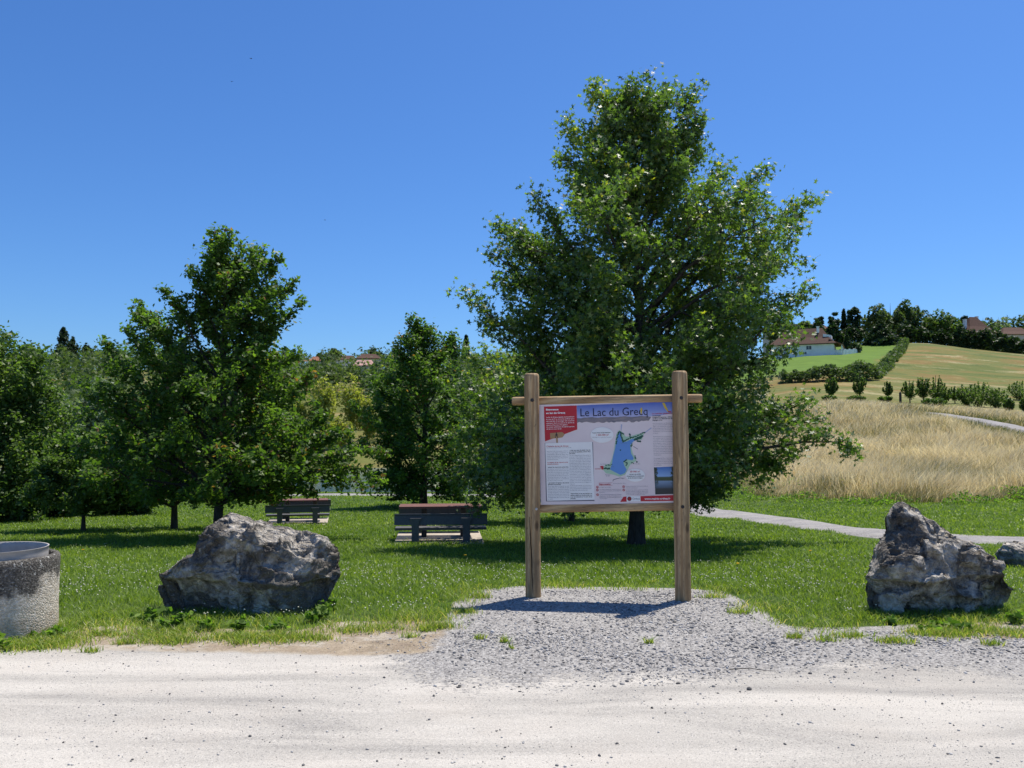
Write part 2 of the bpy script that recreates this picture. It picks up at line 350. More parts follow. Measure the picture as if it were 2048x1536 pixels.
front = 6.05 + .012 * (fx - 1) ** 2 * (fx < 1) + .5 * fb2(fx, fy, .5, 2, 4) + np.clip(-fx - .5, 0, 9) * 1.5 + .25 * np.clip(fx - 1.5, 0, 1)
gravel = sm(-.95, .45, fy - front) * .95 * sm(-.3,.4, 10 - fy)
gravel *= np.where(fx < -.6, sm(-2.4, -.5, fx), 1)
soil = np.clip(sm(6.35, 6.75, fy) * sm(-.35, -1.1, -(-fx)) * 0, 0, 1)
soil = np.where(fx < -.2, sm(6.3, 6.8, fy + .15 * fb2(fx, fy, .9, 2, 9)) * sm(-.3, -.9, fx) , 0) + np.where(fx > 2.2, sm(6.85, 7.1, fy) * sm(3.0, 3.8, fx) * .9, 0)
field = np.maximum(sm(-1.0, 1.5, poly_sd(fx, fy, DRY)), sm(92, 100, fy))
leftb = sm(56, 62, fy) * (1 - sm(.1, .16, fx / np.maximum(fy, 1)))
field = np.maximum(field, leftb)
soil = soil * (1 - sm(8.5, 9.5, fy))
lawn = np.maximum(lawn, sm(9.5, 11, fy) * (1 - field))
hlawn = sm(-.8, .8, poly_sd(fx, fy, HLAWN))
idx = np.arange(nx * ny).reshape(ny, nx)
faces = np.stack([idx[:-1, :-1], idx[:-1, 1:], idx[1:, 1:], idx[1:, :-1]], -1).reshape(-1, 4)
g = npmesh('ground', np.stack([fx, fy, Z.ravel()], -1), faces, M['ground'], smooth=True,
           attrs=dict(lawn=lawn, gravel=gravel, soil=soil, field=field, hlawn=hlawn))
tag(g, kind='structure')

# lake
t = NT('lake_water'); co = t.coord('Object', (1, 2.5, 1)); b = t.bsdf((.05,.13,.20), .09, .6, 0, t.bump(t.noise(co, 1.1, 4), .12, .05))
M['water'] = t.finish(b)
lk = npmesh('lake_water', [(-260, 50, E-5.2), (60, 50, E-5.2), (60, 175, E-5.2), (-260, 175, E-5.2)], np.array([[0,1,2,3]]), M['water']); tag(lk, kind='structure')

# paths
def pathmat():
    t = NT('path_gravel'); co = t.coord('Object'); v = t.n('TexVoronoi'); t.set(v.inputs['Vector'], co); v.inputs['Scale'].default_value = 40
    c = t.ramp(v.outputs['Color'], [(.1, (.15,.142,.14)), (.5, (.235,.222,.215)), (1, (.37,.35,.335))])
    c = t.mix(t.ramp(t.noise(co, 1.2, 5), [(.4, 0.0), (.7, .5)]), c, (.42,.39,.35))
    return t.finish(t.bsdf(c, .9, .15, 0, t.bump(t.noise(co, 45, 4), .5, .01)))
M['path'] = pathmat()
def ribbon(name, near, far, lift, nseg=220, ncross=9):
    def res(p):
        p = np.array(p, float); d = np.concatenate([[0], np.cumsum(np.hypot(*np.diff(p, axis=0).T))]); tt = np.linspace(0, d[-1], nseg)
        q = np.stack([np.interp(tt, d, p[:, 0]), np.interp(tt, d, p[:, 1])], -1)
        k = np.hanning(13); k /= k.sum()
        return np.stack([np.convolve(np.pad(q[:, i], 6, mode='edge'), k, 'valid') for i in (0, 1)], -1)
    a, b = res(near), res(far); wv = .10 * fb2(a[:, 0], a[:, 1], .9, 3, 61)
    V = []
    for j in range(ncross):
        f = j / (ncross - 1); e = (1 - 2 * f); p = a * (1 - f) + b * f
        d = (b - a); d /= np.maximum(np.linalg.norm(d, axis=1, keepdims=True), 1e-6)
        p = p + d * (wv * e)[:, None]
        V.append(np.stack([p[:, 0], p[:, 1], zt(p[:, 0], p[:, 1]) + lift * (1 if 0 < j < ncross - 1 else -.6)], -1))
    V = np.concatenate(V); I = np.arange(nseg * ncross).reshape(ncross, nseg)
    Fc = np.stack([I[:-1, :-1], I[:-1, 1:], I[1:, 1:], I[1:, :-1]], -1).reshape(-1, 4)
    return tag(npmesh(name, V, Fc, M['path'], smooth=True), kind='structure')
ribbon('gravel_path', PATH_N, PATH_F, .03)
ribbon('field_path', FPATH[:8], FPATH[8:][::-1], .22, 120)


# ------------------------------------------------------------------ information sign
def lathe(name, prof, mat, parent, n=28, noise=0, seed=0, axis='z', flat=None, loc=(0,0,0)):
    """prof: list of (t, radius) along the axis"""
    V = []; T = np.array([p[0] for p in prof]); RR = np.array([p[1] for p in prof]); an = np.linspace(0, 2*math.pi, n, endpoint=False)
    for t_, r_ in zip(T, RR):
        ring = np.stack([np.cos(an) * r_, np.sin(an) * r_, np.full(n, t_)], -1)
        if noise and r_ > 0.01:
            q = np.stack([np.cos(an) * 1.3 + seed, np.sin(an) * 1.3, np.full(n, t_ * 1.1)], -1)
            ring[:, :2] *= (1 + noise * fbm(q, 3, seed))[:, None]
        V.append(ring)
    V = np.concatenate(V); m = len(prof); I = np.arange(m * n).reshape(m, n); J = np.roll(I, -1, 1)
    Fc = np.stack([I[:-1], J[:-1], J[1:], I[1:]], -1).reshape(-1, 4)
    if axis == 'x': V = V[:, [2, 0, 1]]
    if flat: V = flat(V)
    return npmesh(name, V + np.array(loc), [Fc, I[0][::-1][None], I[-1][None]], mat, parent, smooth=True)
pl = Vector((0.217, 8.78, 0)); pr = Vector((1.704, 8.57, 0))
mid = (pl + pr) / 2; yaw = math.atan2(pr.y - pl.y, pr.x - pl.x); half = (pr - pl).length / 2
sign = empty('information_sign', (mid.x, mid.y, 0), yaw, 'wooden information sign with two round posts and a lilac map panel', 'sign')
def post(x, z0, z1, seed, lean):
    zs = [z0, z0 + .3] + list(np.linspace(z0 + .5, z1 - .10, 14)) + [z1 - .03, z1 - .010, z1 - .001, z1]
    r = [.080, .0795] + [.079 - .0015 * k / 14 for k in range(14)] + [.0765, .071, .060, .0001]
    p = lathe('post', list(zip(zs, r)), M['wood_z'], sign, 32, .035, seed)
    p.location = (x, 0, 0); p.rotation_euler = (0, lean, 0); return p
topl, topr = up(747, pl.y), up(742, pr.y)
p1 = post(-half, -.35, topl, 3, R(-.35)); p2 = post(half, -.35, topr, 9, R(-.3))
zt0, zt1 = up(801.5, pl.y), up(797, pr.y); zb0, zb1 = up(1017.5, pl.y), up(1012.5, pr.y)
rt = math.atan2(zt1 - zt0, 2 * half); rb = math.atan2(zb1 - zb0, 2 * half)
YR = .058
def railshape(V):
    V = V.copy(); V[:, 1] *= .85; V[:, 1] = np.maximum(V[:, 1], -.030); return V
def rail(name, x0, x1, zc, tilt, rad, seed):
    n = 18; xs_ = [x0, x0 + .006] + list(np.linspace(x0 + .03, x1 - .03, n)) + [x1 - .006, x1]
    rr = [rad * .8, rad * .95] + [rad] * n + [rad * .95, rad * .8]
    o = lathe(name, list(zip(xs_, rr)), M['wood_x'], sign, 24, .05, seed, 'x', railshape)
    o.location = (0, YR, zc); o.rotation_euler = (0, -tilt, 0); return o
K = .001064 * 8.68 / 8.68        # metres per pixel of the enlarged panel study
rail('top_rail', -half - .225, half + .215, (zt0 + zt1) / 2, rt, .045, 21)
rail('bottom_rail', -half + .02, half - .02, (zb0 + zb1) / 2, rb, .046, 31)
M['bolt'] = simple('bolt_steel', (.05,.045,.045), .5, .5, .6); M['bolt_pale'] = simple('bolt_cap', (.6,.6,.58), .5, .5, .2)
for (x, z, m_) in ((-half, zt0 + .003, 'bolt'), (half, zt1 + .003, 'bolt'), (-half + .04, zb0 + .003, 'bolt_pale'), (half, zb1 + .0, 'bolt')):
    bm = bmesh.new(); r_ = .019 if m_ == 'bolt' else .014
    bmesh.ops.create_cone(bm, cap_ends=True, segments=16, radius1=r_, radius2=r_ * .75, depth=.014, matrix=Matrix.Translation((x, -.081 if m_=='bolt' else -.068, z)) @ Matrix.Rotation(R(90), 4, 'X'))
    bm_obj('bolt', bm, M[m_], sign)
# long drying crack on the near left post
bm = bmesh.new(); pts = []
rng = random.Random(4)
for i in range(15):
    z = .04 + i * .055; x = -half - .012 + .030 * (i / 14) * -1 + rng.uniform(-.003, .003) + .02
    pts.append((x, z, .0015 + .0035 * math.sin(math.pi * (i + .5) / 15)))
vs = [[bm.verts.new((x - w_, -math.sqrt(max(.0812**2 - (x - w_ + half)**2, 0)), z)), bm.verts.new((x + w_, -math.sqrt(max(.0812**2 - (x + w_ + half)**2, 0)), z))] for x, z, w_ in pts]
for a, b in zip(vs[:-1], vs[1:]): bm.faces.new([a[0], a[1], b[1], b[0]])
M['crack'] = simple('crack_dark', (.03,.02,.014), .9, .1, bump=0)
bm_obj('crack', bm, M['crack'], p1, loc=(half, 0, 0))

# panel. Coordinates (px,py) measured on an enlargement of the sign, 1 unit = K metres, origin (1008,897)
PX0, PY0 = 1000.0, 897.0
pz = ((zt0 + zt1) + (zb0 + zb1)) / 4
K = ((zt0 + zt1) / 2 - (zb0 + zb1) / 2) / (1424 - 380)
ptilt = (rt + rb) / 2
def flatmat(name, c, rough=.42): 
    t = NT(name); co = t.coord(); n = t.noise(co, 6, 4)
    c2 = tuple(x * .94 for x in c)
    return t.finish(t.bsdf(t.ramp(n, [(.35, c2), (.65, c)]), rough, .35))
t = NT('panel_print'); co = t.coord(); n = t.noise(co, 3.0, 5, .6); n2 = t.noise(co, 12, 4)
c = t.ramp(n, [(.3, (.74,.62,.62)), (.7, (.82,.72,.71))])
M['panel'] = t.finish(t.bsdf(c, .4, .35))
bm = bmesh.new()
def loc(px, py): return ((px - PX0) * K, -(py - PY0) * K)
x0, z0 = loc(345, 1395); x1, z1 = loc(1672, 408)
box(bm, x0, x1, 0, .012, z0, z1)
panel = bm_obj('map_panel', bm, M['panel'], sign); panel.location = (0, YR - .024, pz); panel.rotation_euler = (0, -ptilt, 0)
def sheet(name, pts, mat, lvl=1, holes=None):
    bm = bmesh.new(); vs = [bm.verts.new((*([loc(*p)[0], -.0012 * lvl, loc(*p)[1]]),)) for p in pts]
    f = bm.faces.new(vs); bm.normal_update(); bmesh.ops.triangulate(bm, faces=[f], ngon_method='EAR_CLIP')
    bm.normal_update()
    for f in bm.faces:
        if f.normal.y > 0: f.normal_flip()
    me = bpy.data.meshes.new(name); bm.to_mesh(me); bm.free(); me.materials.append(mat)
    o = bpy.data.objects.new(name, me); col.objects.link(o); o.parent = panel; return o
def multi(name, polys, mat, lvl):
    bm = bmesh.new()
    for pts in polys:
        vs = [bm.verts.new((loc(*p)[0], -.0012 * lvl, loc(*p)[1])) for p in pts]
        bm.faces.new(vs)
    bm.normal_update(); bmesh.ops.triangulate(bm, faces=bm.faces[:], ngon_method='EAR_CLIP'); bm.normal_update()
    for f in bm.faces:
        if f.normal.y > 0: f.normal_flip()
    me = bpy.data.meshes.new(name); bm.to_mesh(me); bm.free(); me.materials.append(mat)
    o = bpy.data.objects.new(name, me); col.objects.link(o); o.parent = panel; return o
def rect(a, b, c_, d): return [(a, b), (c_, b), (c_, d), (a, d)]
def oval(cx, cy, rx, ry, n=40): return [(cx + rx * math.cos(2*math.pi*i/n), cy + ry * math.sin(2*math.pi*i/n)) for i in range(n)]
INK = dict(navy=(.012,.015,.05), red=(.50,.02,.035), white=(.88,.87,.85), ink=(.05,.05,.075), grey=(.16,.15,.19), black=(.02,.02,.03))
for k_, v_ in INK.items(): M['ink_' + k_] = flatmat('print_' + k_, v_)
DG = bpy.context.evaluated_depsgraph_get
def lettering(name, lines, mat, lvl=2, split=0):
    if split and len(lines) > 1:                     # a part for each separate block of lines
        blocks = [[lines[0]]]
        for l_ in lines[1:]:
            p_ = blocks[-1][-1]
            if abs(l_[1] - p_[1]) < 40 and 0 < l_[2] - p_[2] < split: blocks[-1].append(l_)
            else: blocks.append([l_])
        return [lettering(name, b_, mat, lvl) for b_ in blocks]
    """lines: (text, x, baseline y, cap height, width or None, weight, centred)"""
    Vs = []; Fs = {}; off = 0
    for (txt, x, y, cap, width, weight, cen) in lines:
        cu = bpy.data.curves.new('t', 'FONT'); cu.body = txt; cu.size = cap / .72; cu.offset = weight; cu.resolution_u = 3
        ob = bpy.data.objects.new('t', cu); col.objects.link(ob); me = bpy.data.meshes.new_from_object(ob.evaluated_get(DG()))
        nv = len(me.vertices)
        if nv:
            co = np.empty(nv * 3, np.float32); me.vertices.foreach_get('co', co); co = co.reshape(-1, 3)
            w0, w1 = co[:, 0].min(), co[:, 0].max(); sc = 1 if width is None else width / max(w1 - w0, 1e-6)
            X_ = (co[:, 0] - w0) * sc; X_ = X_ + (x - (w1 - w0) * sc / 2 if cen else x)
            Vs.append(np.stack([(X_ - PX0) * K, np.full(nv, -.0012 * lvl), -(y - co[:, 1] - PY0) * K], -1))
            for p in me.polygons:
                Fs.setdefault(len(p.vertices), []).append([v + off for v in p.vertices])
            off += nv
        bpy.data.objects.remove(ob); bpy.data.curves.remove(cu); bpy.data.meshes.remove(me)
    return npmesh(name, np.concatenate(Vs), [np.array(f) for f in Fs.values()], mat, panel)
# sky band with the ridge under the title
t = NT('print_sky'); co = t.n('TexCoord').outputs['Object']; sp = t.n('SeparateXYZ'); t.t.links.new(co, sp.inputs[0])
zz = t.math('MULTIPLY', t.math('SUBTRACT', sp.outputs['Z'], loc(0, 548)[1]), 1 / (loc(0, 415)[1] - loc(0, 548)[1]))
zz = t.math('ADD', zz, t.math('MULTIPLY', t.math('SUBTRACT', t.noise(co, 9, 4), .5), .25))
c = t.ramp(zz, [(0, (.45,.46,.68)), (.45, (.24,.30,.60)), (1, (.075,.13,.46))])
M['p_sky'] = t.finish(t.bsdf(c, .4, .35))
rr_ = random.Random(2)
sheet('sky_band', [(722, 424), (1672, 408), (1672, 520), (1500, 545), (1400, 548), (722, 552)], M['p_sky'], 1)
t = NT('print_ridge'); co = t.coord('Object', (1, 1, 5)); n = t.noise(co, 9, 6, .7)
M['p_ridge'] = t.finish(t.bsdf(t.ramp(n, [(.35, (.15,.15,.19)), (.6, (.30,.25,.25)), (.75, (.46,.38,.40))]), .4, .35))
ridge = [(722, 548)] + [(722 + i * 19, 545 + 4 * math.sin(i * .7) + rr_.uniform(-3, 3)) for i in range(1, 38)] + [(1440, 552)]
ridge += [(1440 - i * 24, 590 + rr_.uniform(-9, 12) - 10 * (i < 5)) for i in range(1, 30)] + [(722, 596)]
sheet('ridge_drawing', ridge, M['p_ridge'], 2)
sheet('red_header', [(397, 428), (720, 424), (721, 659), (540, 722), (470, 748), (401, 770)], M['ink_red'], 2)
sheet('white_text_panel', rect(398, 786, 872, 1358), M['ink_grey'], 1)
sheet('white_text_panel', [(402, 788), (864, 783), (874, 1346), (408, 1352)], M['ink_white'], 2)
wd = flatmat('print_arrow_wood', (.42,.25,.12))
sheet('arrow_board', [(452, 690), (572, 683), (598, 704), (572, 735), (455, 747)], wd, 3)
sheet('arrow_board', rect(512, 740, 527, 786), wd, 3)
multi('walker_pictogram', [oval(516, 688, 4.5, 5.5, 12), [(512, 694), (520, 694), (521, 714), (511, 714)], [(511, 712), (517, 712), (507, 738), (501, 738)], [(515, 712), (521, 712), (532, 738), (526, 738)],
      [(512, 696), (513, 702), (504, 716), (501, 714)], [(520, 696), (531, 714), (528, 716), (518, 702)]], M['ink_black'], 4)
M['yellow'] = flatmat('print_yellow', (.62,.45,.06))
lettering('title_lettering', [('Le Lac du Grecq', 756, 532, 80, 650, .012, False)], M['ink_navy'], 3)
multi('yellow_mark', [[(1338, 470), (1352, 458), (1358, 480), (1352, 515), (1344, 525), (1338, 500)]], M['yellow'], 4)
multi('yellow_mark', [[(1548, 420), (1572, 418), (1606, 500), (1598, 506), (1570, 470)]], M['yellow'], 4)
multi('red_mark', [[(1598, 506), (1606, 500), (1626, 502), (1640, 512), (1610, 512)]], M['ink_red'], 4)
lettering('header_lettering', [('Bienvenue', 417, 466, 17, 124, 1.0, False), ('au lac du Grecq', 417, 500, 17, 188, 1.0, False)] + [
   (s_, 418, 538 + i * 19.3, 9.5, w_, .35, False) for i, (s_, w_) in enumerate([
   ('Le lac du Grecq, appelé communément', 276), ('le « lac de l\'Y », est un lac artificiel qui a', 276), ('été créé afin de protéger des crues les', 276),
   ('quartiers situés au sud et de servir de', 276), ('réserve d\'eau pour l\'irrigation.', 212), ('Un sentier piétonnier de 2,8 km permet', 276), ('de faire le tour du lac.', 152)])], M['ink_white'], 3, 36)
L1 = ['Suite aux crues des années 1930, 35,', 'et 55 et aux dégâts occasionnés, la', 'municipalité a décidé de lancer une', 'étude de faisabilité pour réaliser la', 'retenue des communes et garantir la', 'protection des riverains.']
L2 = ['La retenue est pleine grâce à un', 'drainage de l\'eau dans le lac, les', 'eaux ainsi ont contenu un maximum', 'des averses, la surface du plan d\'eau', 'permanent est de 8,5 ha (contre à', '3,5 ha au moment du barrage. Le', 'débit minimum garanti en période de', 'sec fixe à 1 litres / seconde.']
L3 = ['Le barrage réalisera la garde de sept', 'd\'une contenance de 500 000 m3 dont', '100 000 m3 sont réservés à soutenir', 'la réserve de l\'ensemble territoriale', 'bocage d\'exploiter. A l\'action, cette', 'partie de stockage de la retenue et', 'également permanente à l\'aspect de', 'l\'aménagement des réserves d\'eau de', 'la vallée.']
RC = ['Un des objectifs est d\'accueillir la', 'faune de la ville urbaine, de nous faire', 'participer à cette cause, dans ce coin', 'où se promener de mares et', 'étangs aménagés. Réaménagé', 'progressivement, découverte', 'de printemps aux arbres ou à', 'un ouvrage fait, une diversité de', 'ses paysages naturels d\'espèces', 'poissonneux et importants. Pour', 'la suite de travaux durant un an', 'sont entretenus par nos ingénieurs', 'spécifiques à un milieu fragile, la', 'sécurité de baigneurs aux animaux', 'la proximité de la ville, le sentier', 'autour de la retenue aux qualités de', 'balades à travers la biodiversité des', 'familles, des poissons protégeant la', 'migration.', 'La pêche de la plage et de la nature', 'des familles aux associations locales', 'pour une ambiance aquatique avec', 'les différentes ressources du site.']
ln = [('L\'histoire du lac du Grecq', 415, 826, 15, 214, .35, False)]
hist_red = ln + [(s_, 418, y_, 9, w_, .4, False) for s_, y_, w_ in [('La création du lac répond à trois', 982, 205), ('objectifs principaux :', 998, 118)]]
lettering('text_lettering', hist_red, M['ink_red'], 3, 25)
body = [('Lac collinaire, réalisé en 1980 - mis en eau en 1982', 415, 838, 6.5, 245, 0, False)]
body += [(s_, 416, 872 + i * 16.2, 8, 210 if i < 5 else 112, 0, False) for i, s_ in enumerate(L1)]
body += [(s_, 418, 1046 + i * 16.0, 8, 208 if i < 7 else 148, 0, False) for i, s_ in enumerate(L2)]
body += [(s_, 420, 1214 + i * 15.6, 8, 208 if i < 8 else 50, 0, False) for i, s_ in enumerate(L3)]
body += [(s_, 637, 916 + i * 15.4, 8, (50 if i == 18 else 172 if i == 22 else 210), 0, False) for i, s_ in enumerate(RC)]
lettering('text_lettering', body, M['ink_grey'], 3, 25)
bold = [('- assurer les crues de la marée d\'eau', 418, 1028, 8.5, 208, .45, False), ('- permettre l\'irrigation des terres', 420, 1182, 8.5, 208, .45, False), ('agricoles de proximité', 420, 1197, 8.5, 128, .45, False),
        ('- créer aux eaux de plaisir, lieu de', 637, 866, 8.5, 208, .45, False), ('promenade agréable, autour d\'un', 637, 882, 8.5, 208, .45, False), ('plan d\'eau.', 637, 898, 8.5, 60, .45, False),
        ('Aujourd\'hui, le lac est devenu un', 640, 1288, 8.5, 210, .45, False), ('espace dédié à la biodiversité, qui', 640, 1304, 8.5, 210, .45, False), ('nous est présenté sur le cours de ce', 640, 1320, 8.5, 210, .45, False), ('panneau.', 640, 1336, 8.5, 52, .45, False)]
lettering('text_lettering', bold, M['ink_black'], 3, 25)
# map
M['p_green'] = flatmat('print_map_green', (.42,.62,.44)); M['p_lake'] = flatmat('print_map_lake', (.13,.30,.66)); M['p_tree'] = flatmat('print_map_tree', (.02,.10,.07))
sheet('map_bank', [(1128,672),(1165,700),(1190,740),(1235,735),(1370,698),(1345,770),(1270,775),(1240,830),(1252,900),(1280,950),(1285,975),(1225,1010),(1205,1050),(1175,1105),(1125,1125),(1060,1105),(990,1090),(952,1045),(990,1005),(1030,1000),(1055,940),(1075,860),(1092,760),(1100,715)], M['p_green'], 1)
sheet('map_lake', [(1132,690),(1142,720),(1150,770),(1158,795),(1200,785),(1235,768),(1330,742),(1330,760),(1265,785),(1230,820),(1236,900),(1262,950),(1248,968),(1195,960),(1160,990),(1170,1020),(1190,1058),(1172,1090),(1130,1108),(1085,1085),(1030,1055),(1050,1000),(1062,930),(1085,850),(1098,780),(1110,730),(1122,700)], M['p_lake'], 2)
rr_ = random.Random(11)
def trail(pts, n, r): 
    out = []
    for i in range(n):
        f = i / max(n - 1, 1) * (len(pts) - 1); k_ = min(int(f), len(pts) - 2); a = f - k_
        x = pts[k_][0] * (1-a) + pts[k_+1][0] * a + rr_.uniform(-4, 4); y = pts[k_][1] * (1-a) + pts[k_+1][1] * a + rr_.uniform(-4, 4)
        out.append(oval(x, y, r * rr_.uniform(.7, 1.2), r * rr_.uniform(.7, 1.2), 9))
    return out
dots = trail([(1097,805),(1102,760),(1118,705),(1135,688),(1170,712)], 26, 6.5) + trail([(1138,690),(1150,740),(1160,785)], 14, 7.5) + trail([(1165,785),(1215,760),(1290,738),(1372,702)], 26, 6.5)
dots += trail([(1275,772),(1320,752),(1345,740)], 14, 12) + trail([(1300,782),(1330,788)], 6, 8) + trail([(1230,712),(1232,738)], 4, 7) + trail([(1246,815),(1240,835)], 4, 7)
dots += trail([(1165,985),(1190,965)], 6, 7) + trail([(1185,990),(1200,1000),(1185,1015)], 8, 6) + trail([(1275,925),(1278,955)], 5, 6) + trail([(1240,990),(1255,995)], 3, 6)
dots += trail([(975,1045),(1020,1045)], 4, 9) + trail([(995,1012),(1046,1010)], 4, 6) + [oval(1135, 868, 7, 7, 10), oval(1290, 985, 8, 8, 10)]
cnt = 0; cl_ = []
for d_ in dots:
    cx_, cy_ = np.mean([p_[0] for p_ in d_]), np.mean([p_[1] for p_ in d_])
    for g_ in cl_:
        if any(math.hypot(cx_ - q_[0], cy_ - q_[1]) < 30 for q_ in g_[0]): g_[0].append((cx_, cy_)); g_[1].append(d_); break
    else: cl_.append(([(cx_, cy_)], [d_]))
for g_ in cl_:
    o = multi('map_trees', g_[1], M['p_tree'], 3)
    nv_ = len(g_[1][0])
    for i_, v_ in enumerate(o.data.vertices): v_.co.y -= .00004 * (i_ // 9 % 20)
M['p_stream'] = flatmat('print_stream', (.42,.45,.62))
multi('map_stream', [[(1143,680),(1148,618),(1160,620),(1149,682)]], M['p_stream'], 1); multi('map_stream', [[(1372,700),(1436,655),(1442,662),(1376,708)]], M['p_stream'], 1)
multi('map_symbol', [oval(952, 1028, 18, 9, 14), oval(958, 1044, 12, 10, 14)], M['ink_red'], 4)
lettering('map_lettering', [('Vous êtes ici', 884, 1050, 8, 62, .4, False)], M['ink_red'], 3)
lettering('map_lettering', [('Parking', 938, 1004, 7, 52, 0, False), ('Aire de repos', 1256, 1006, 7, 66, 0, False), ('Digue', 1132, 1144, 9, 34, .3, False), ('Barrage', 984, 1108, 8, 46, 0, False), ('du lac', 990, 1120, 8, 34, 0, False), ('Zone humide', 1138, 803, 6, 62, 0, False), ('Ponton', 1042, 1029, 6, 28, 0, False)], M['ink_grey'], 3, 5)
multi('map_line', [[(1052,1168),(1060,1150),(1128,1134),(1130,1138),(1064,1155),(1056,1170)]], M['ink_grey'], 2); multi('map_line', [[(1262,832),(1304,860),(1302,864),(1260,836)]], M['ink_grey'], 2)
multi('white_oval', [oval(961, 718, 112, 76, 48)], M['ink_white'], 4); multi('white_oval', [oval(1271, 1113, 94, 62, 48)], M['ink_white'], 4)
lettering('oval_lettering', [('1 020 000 m³', 967, 725, 16, 118, .3, True), ('60 000 m³', 1271, 1085, 16, 96, .3, True)], M['ink_red'], 5, 5)
lettering('oval_lettering', [('Volume d\'eau stocké maximum :', 958, 700, 9, 186, .4, True), ('de terre de remblai', 1270, 1107, 9.5, 108, .4, True), ('récupérés par le creusement', 1272, 1125, 9.5, 166, .4, True), ('du lac formant la digue', 1270, 1143, 9.5, 140, .4, True)], M['ink_black'], 5, 25)
lettering('oval_lettering', [('(500 000 m³ en période normale)', 958, 744, 7.5, 186, 0, True)], M['ink_grey'], 5)
# rules
for a_ in (1182, 1207): multi('rule_line', [rect(918, a_, 1050, a_ + 2)], M['ink_red'], 2)
lettering('rules_lettering', [('Réglementation', 920, 1202, 13, 112, .4, False)], M['ink_red'], 3)
RL = [('La baignade est interdite.', 922, 1228, 112), ('Les chiens doivent être tenus en laisse et', 922, 1250, 212), ('ramassement de déchets dans poubelle en', 922, 1264, 212), ('déchetterie.', 922, 1278, 52),
      ('L\'accès interdit aux personnes non autorisées', 922, 1300, 212), ('véhicules sont interdits, à l\'exception de ceux', 922, 1314, 212), ('entretien des voies piétonnes et garde par les', 922, 1326, 212), ('services municipaux.', 922, 1338, 74),
      ('La pratique d\'activités à feu de camp et barbecue', 1178, 1222, 212), ('est interdite hors des zones prévues.', 1178, 1238, 112), ('Interdiction aux cavaliers et chevaux en voie de', 1178, 1258, 212), ('passage. L\'accès de promeneurs dans la zone', 1178, 1272, 212), ('aménagée est autorisée, signalée par un panneau', 1178, 1286, 212), ('sur les sites par la mairie d\'Orthez.', 1178, 1299, 182),
      ('Numéro mairie pour : 05 59 ...', 1058, 1193, 126)]
lettering('rules_lettering', [(a, b, c_, 7.5, d_, 0, False) for a, b, c_, d_ in RL], M['ink_grey'], 3, 18)
def ringp(cx, cy, r0, r1, n=18):
    return [[(cx + r0*math.cos(a0), cy + r0*math.sin(a0)), (cx + r1*math.cos(a0), cy + r1*math.sin(a0)), (cx + r1*math.cos(a1), cy + r1*math.sin(a1)), (cx + r0*math.cos(a1), cy + r0*math.sin(a1))] for a0, a1 in [(2*math.pi*i/n, 2*math.pi*(i+1)/n) for i in range(n)]]
icons = []
for cx, cy in ((903,1224),(903,1252),(903,1297),(1157,1222),(1157,1254)):
    multi('prohibition_sign', ringp(cx, cy, 8, 12) + [[(cx-8, cy-5), (cx-5, cy-8), (cx+8, cy+5), (cx+5, cy+8)]], M['ink_red'], 3)
# right text column, partly behind the post
lettering('column_lettering', [('Le sentier pédestre', 1450, 527, 13, 190, .3, False)], M['ink_red'], 3)
lettering('column_lettering', [(s_, 1452, 546 + i * 15, 9, w_, .4, False) for i, (s_, w_) in enumerate([('aménagé', 78), ('Longueur à apporter : 2,8 km', 190), ('et libre ! Le dénivelé est de', 190), ('(Alpage 1,5 h)', 92)])], M['ink_black'], 3)
RT = ['Dans un sentiers du Grecq, l\'étang', 'abrité et sert bordé un sentier', 'offert à la randonnée qui longe la', 'de l\'aménagement, bas en Grecq lors', 'la découverte faite de jeune paysan', 'cheminant où vivent quelques', 'ou de là.', '', 'Dans les environs, le Grecq est un lac', 'au niveau de la retenue du', '« lac Bleu ». Cette espèce protégée', 'de la biodiversité est le gardien de', 'et le paysan, « pour le naturel du', 'bassin, la ville. Il peut être aussi', 'troupes, le refuge des animaux du', 'de nombreuses espèces de plantes,', 'plusieurs espèces dans la diversité,', 'un vivier situé habité rarement les', 'rendent à la mendicité de pêche', 'aquatiques.', '', 'Ce paysage de l\'eau reste le château', 'de les promeneurs convainc à l\'eau', 'pour activités de pêche sur ces zones', 'aménagées de l\'espace de repos du', 'paysage.']
lettering('column_lettering', [(s_, 1453, 618 + i * 16.1, 7.5, (50 if s_ in ('ou de là.',) else 74 if s_ in ('aquatiques.', 'paysage.') else 206), 0, False) for i, s_ in enumerate(RT) if s_], M['ink_grey'], 3, 20)
# photograph on the panel: a pond with trees, built as painted shapes
t = NT('print_pond_photo'); co = t.n('TexCoord').outputs['Object']; sp = t.n('SeparateXYZ'); t.t.links.new(co, sp.inputs[0])
za, zb_ = loc(0, 1300)[1], loc(0, 1036)[1]
zz = t.math('MULTIPLY', t.math('SUBTRACT', sp.outputs['Z'], za), 1 / (zb_ - za)); xx = t.math('MULTIPLY', t.math('SUBTRACT', sp.outputs['X'], loc(1550, 0)[0]), 1 / (100 * K))
c = t.ramp(zz, [(0, (.02,.025,.03)), (.2, (.03,.035,.04)), (.27, (.07,.11,.17)), (.48, (.20,.30,.45)), (.51, (.05,.07,.03)), (.62, (.05,.08,.03)), (.66, (.25,.42,.70)), (1, (.04,.16,.48))])
tr_ = t.math('ADD', t.math('ABSOLUTE', xx), t.math('MULTIPLY', t.math('SUBTRACT', t.noise(co, 38, 5, .7), .5), 1.5))
c = t.mix(t.math('MULTIPLY', t.ramp(tr_, [(.62, 0.0), (.72, 1.0)]), t.ramp(zz, [(.27, 0.25), (.5, 1.0)])), c, (.025,.04,.025))
M['p_photo'] = t.finish(t.bsdf(c, .35, .4))
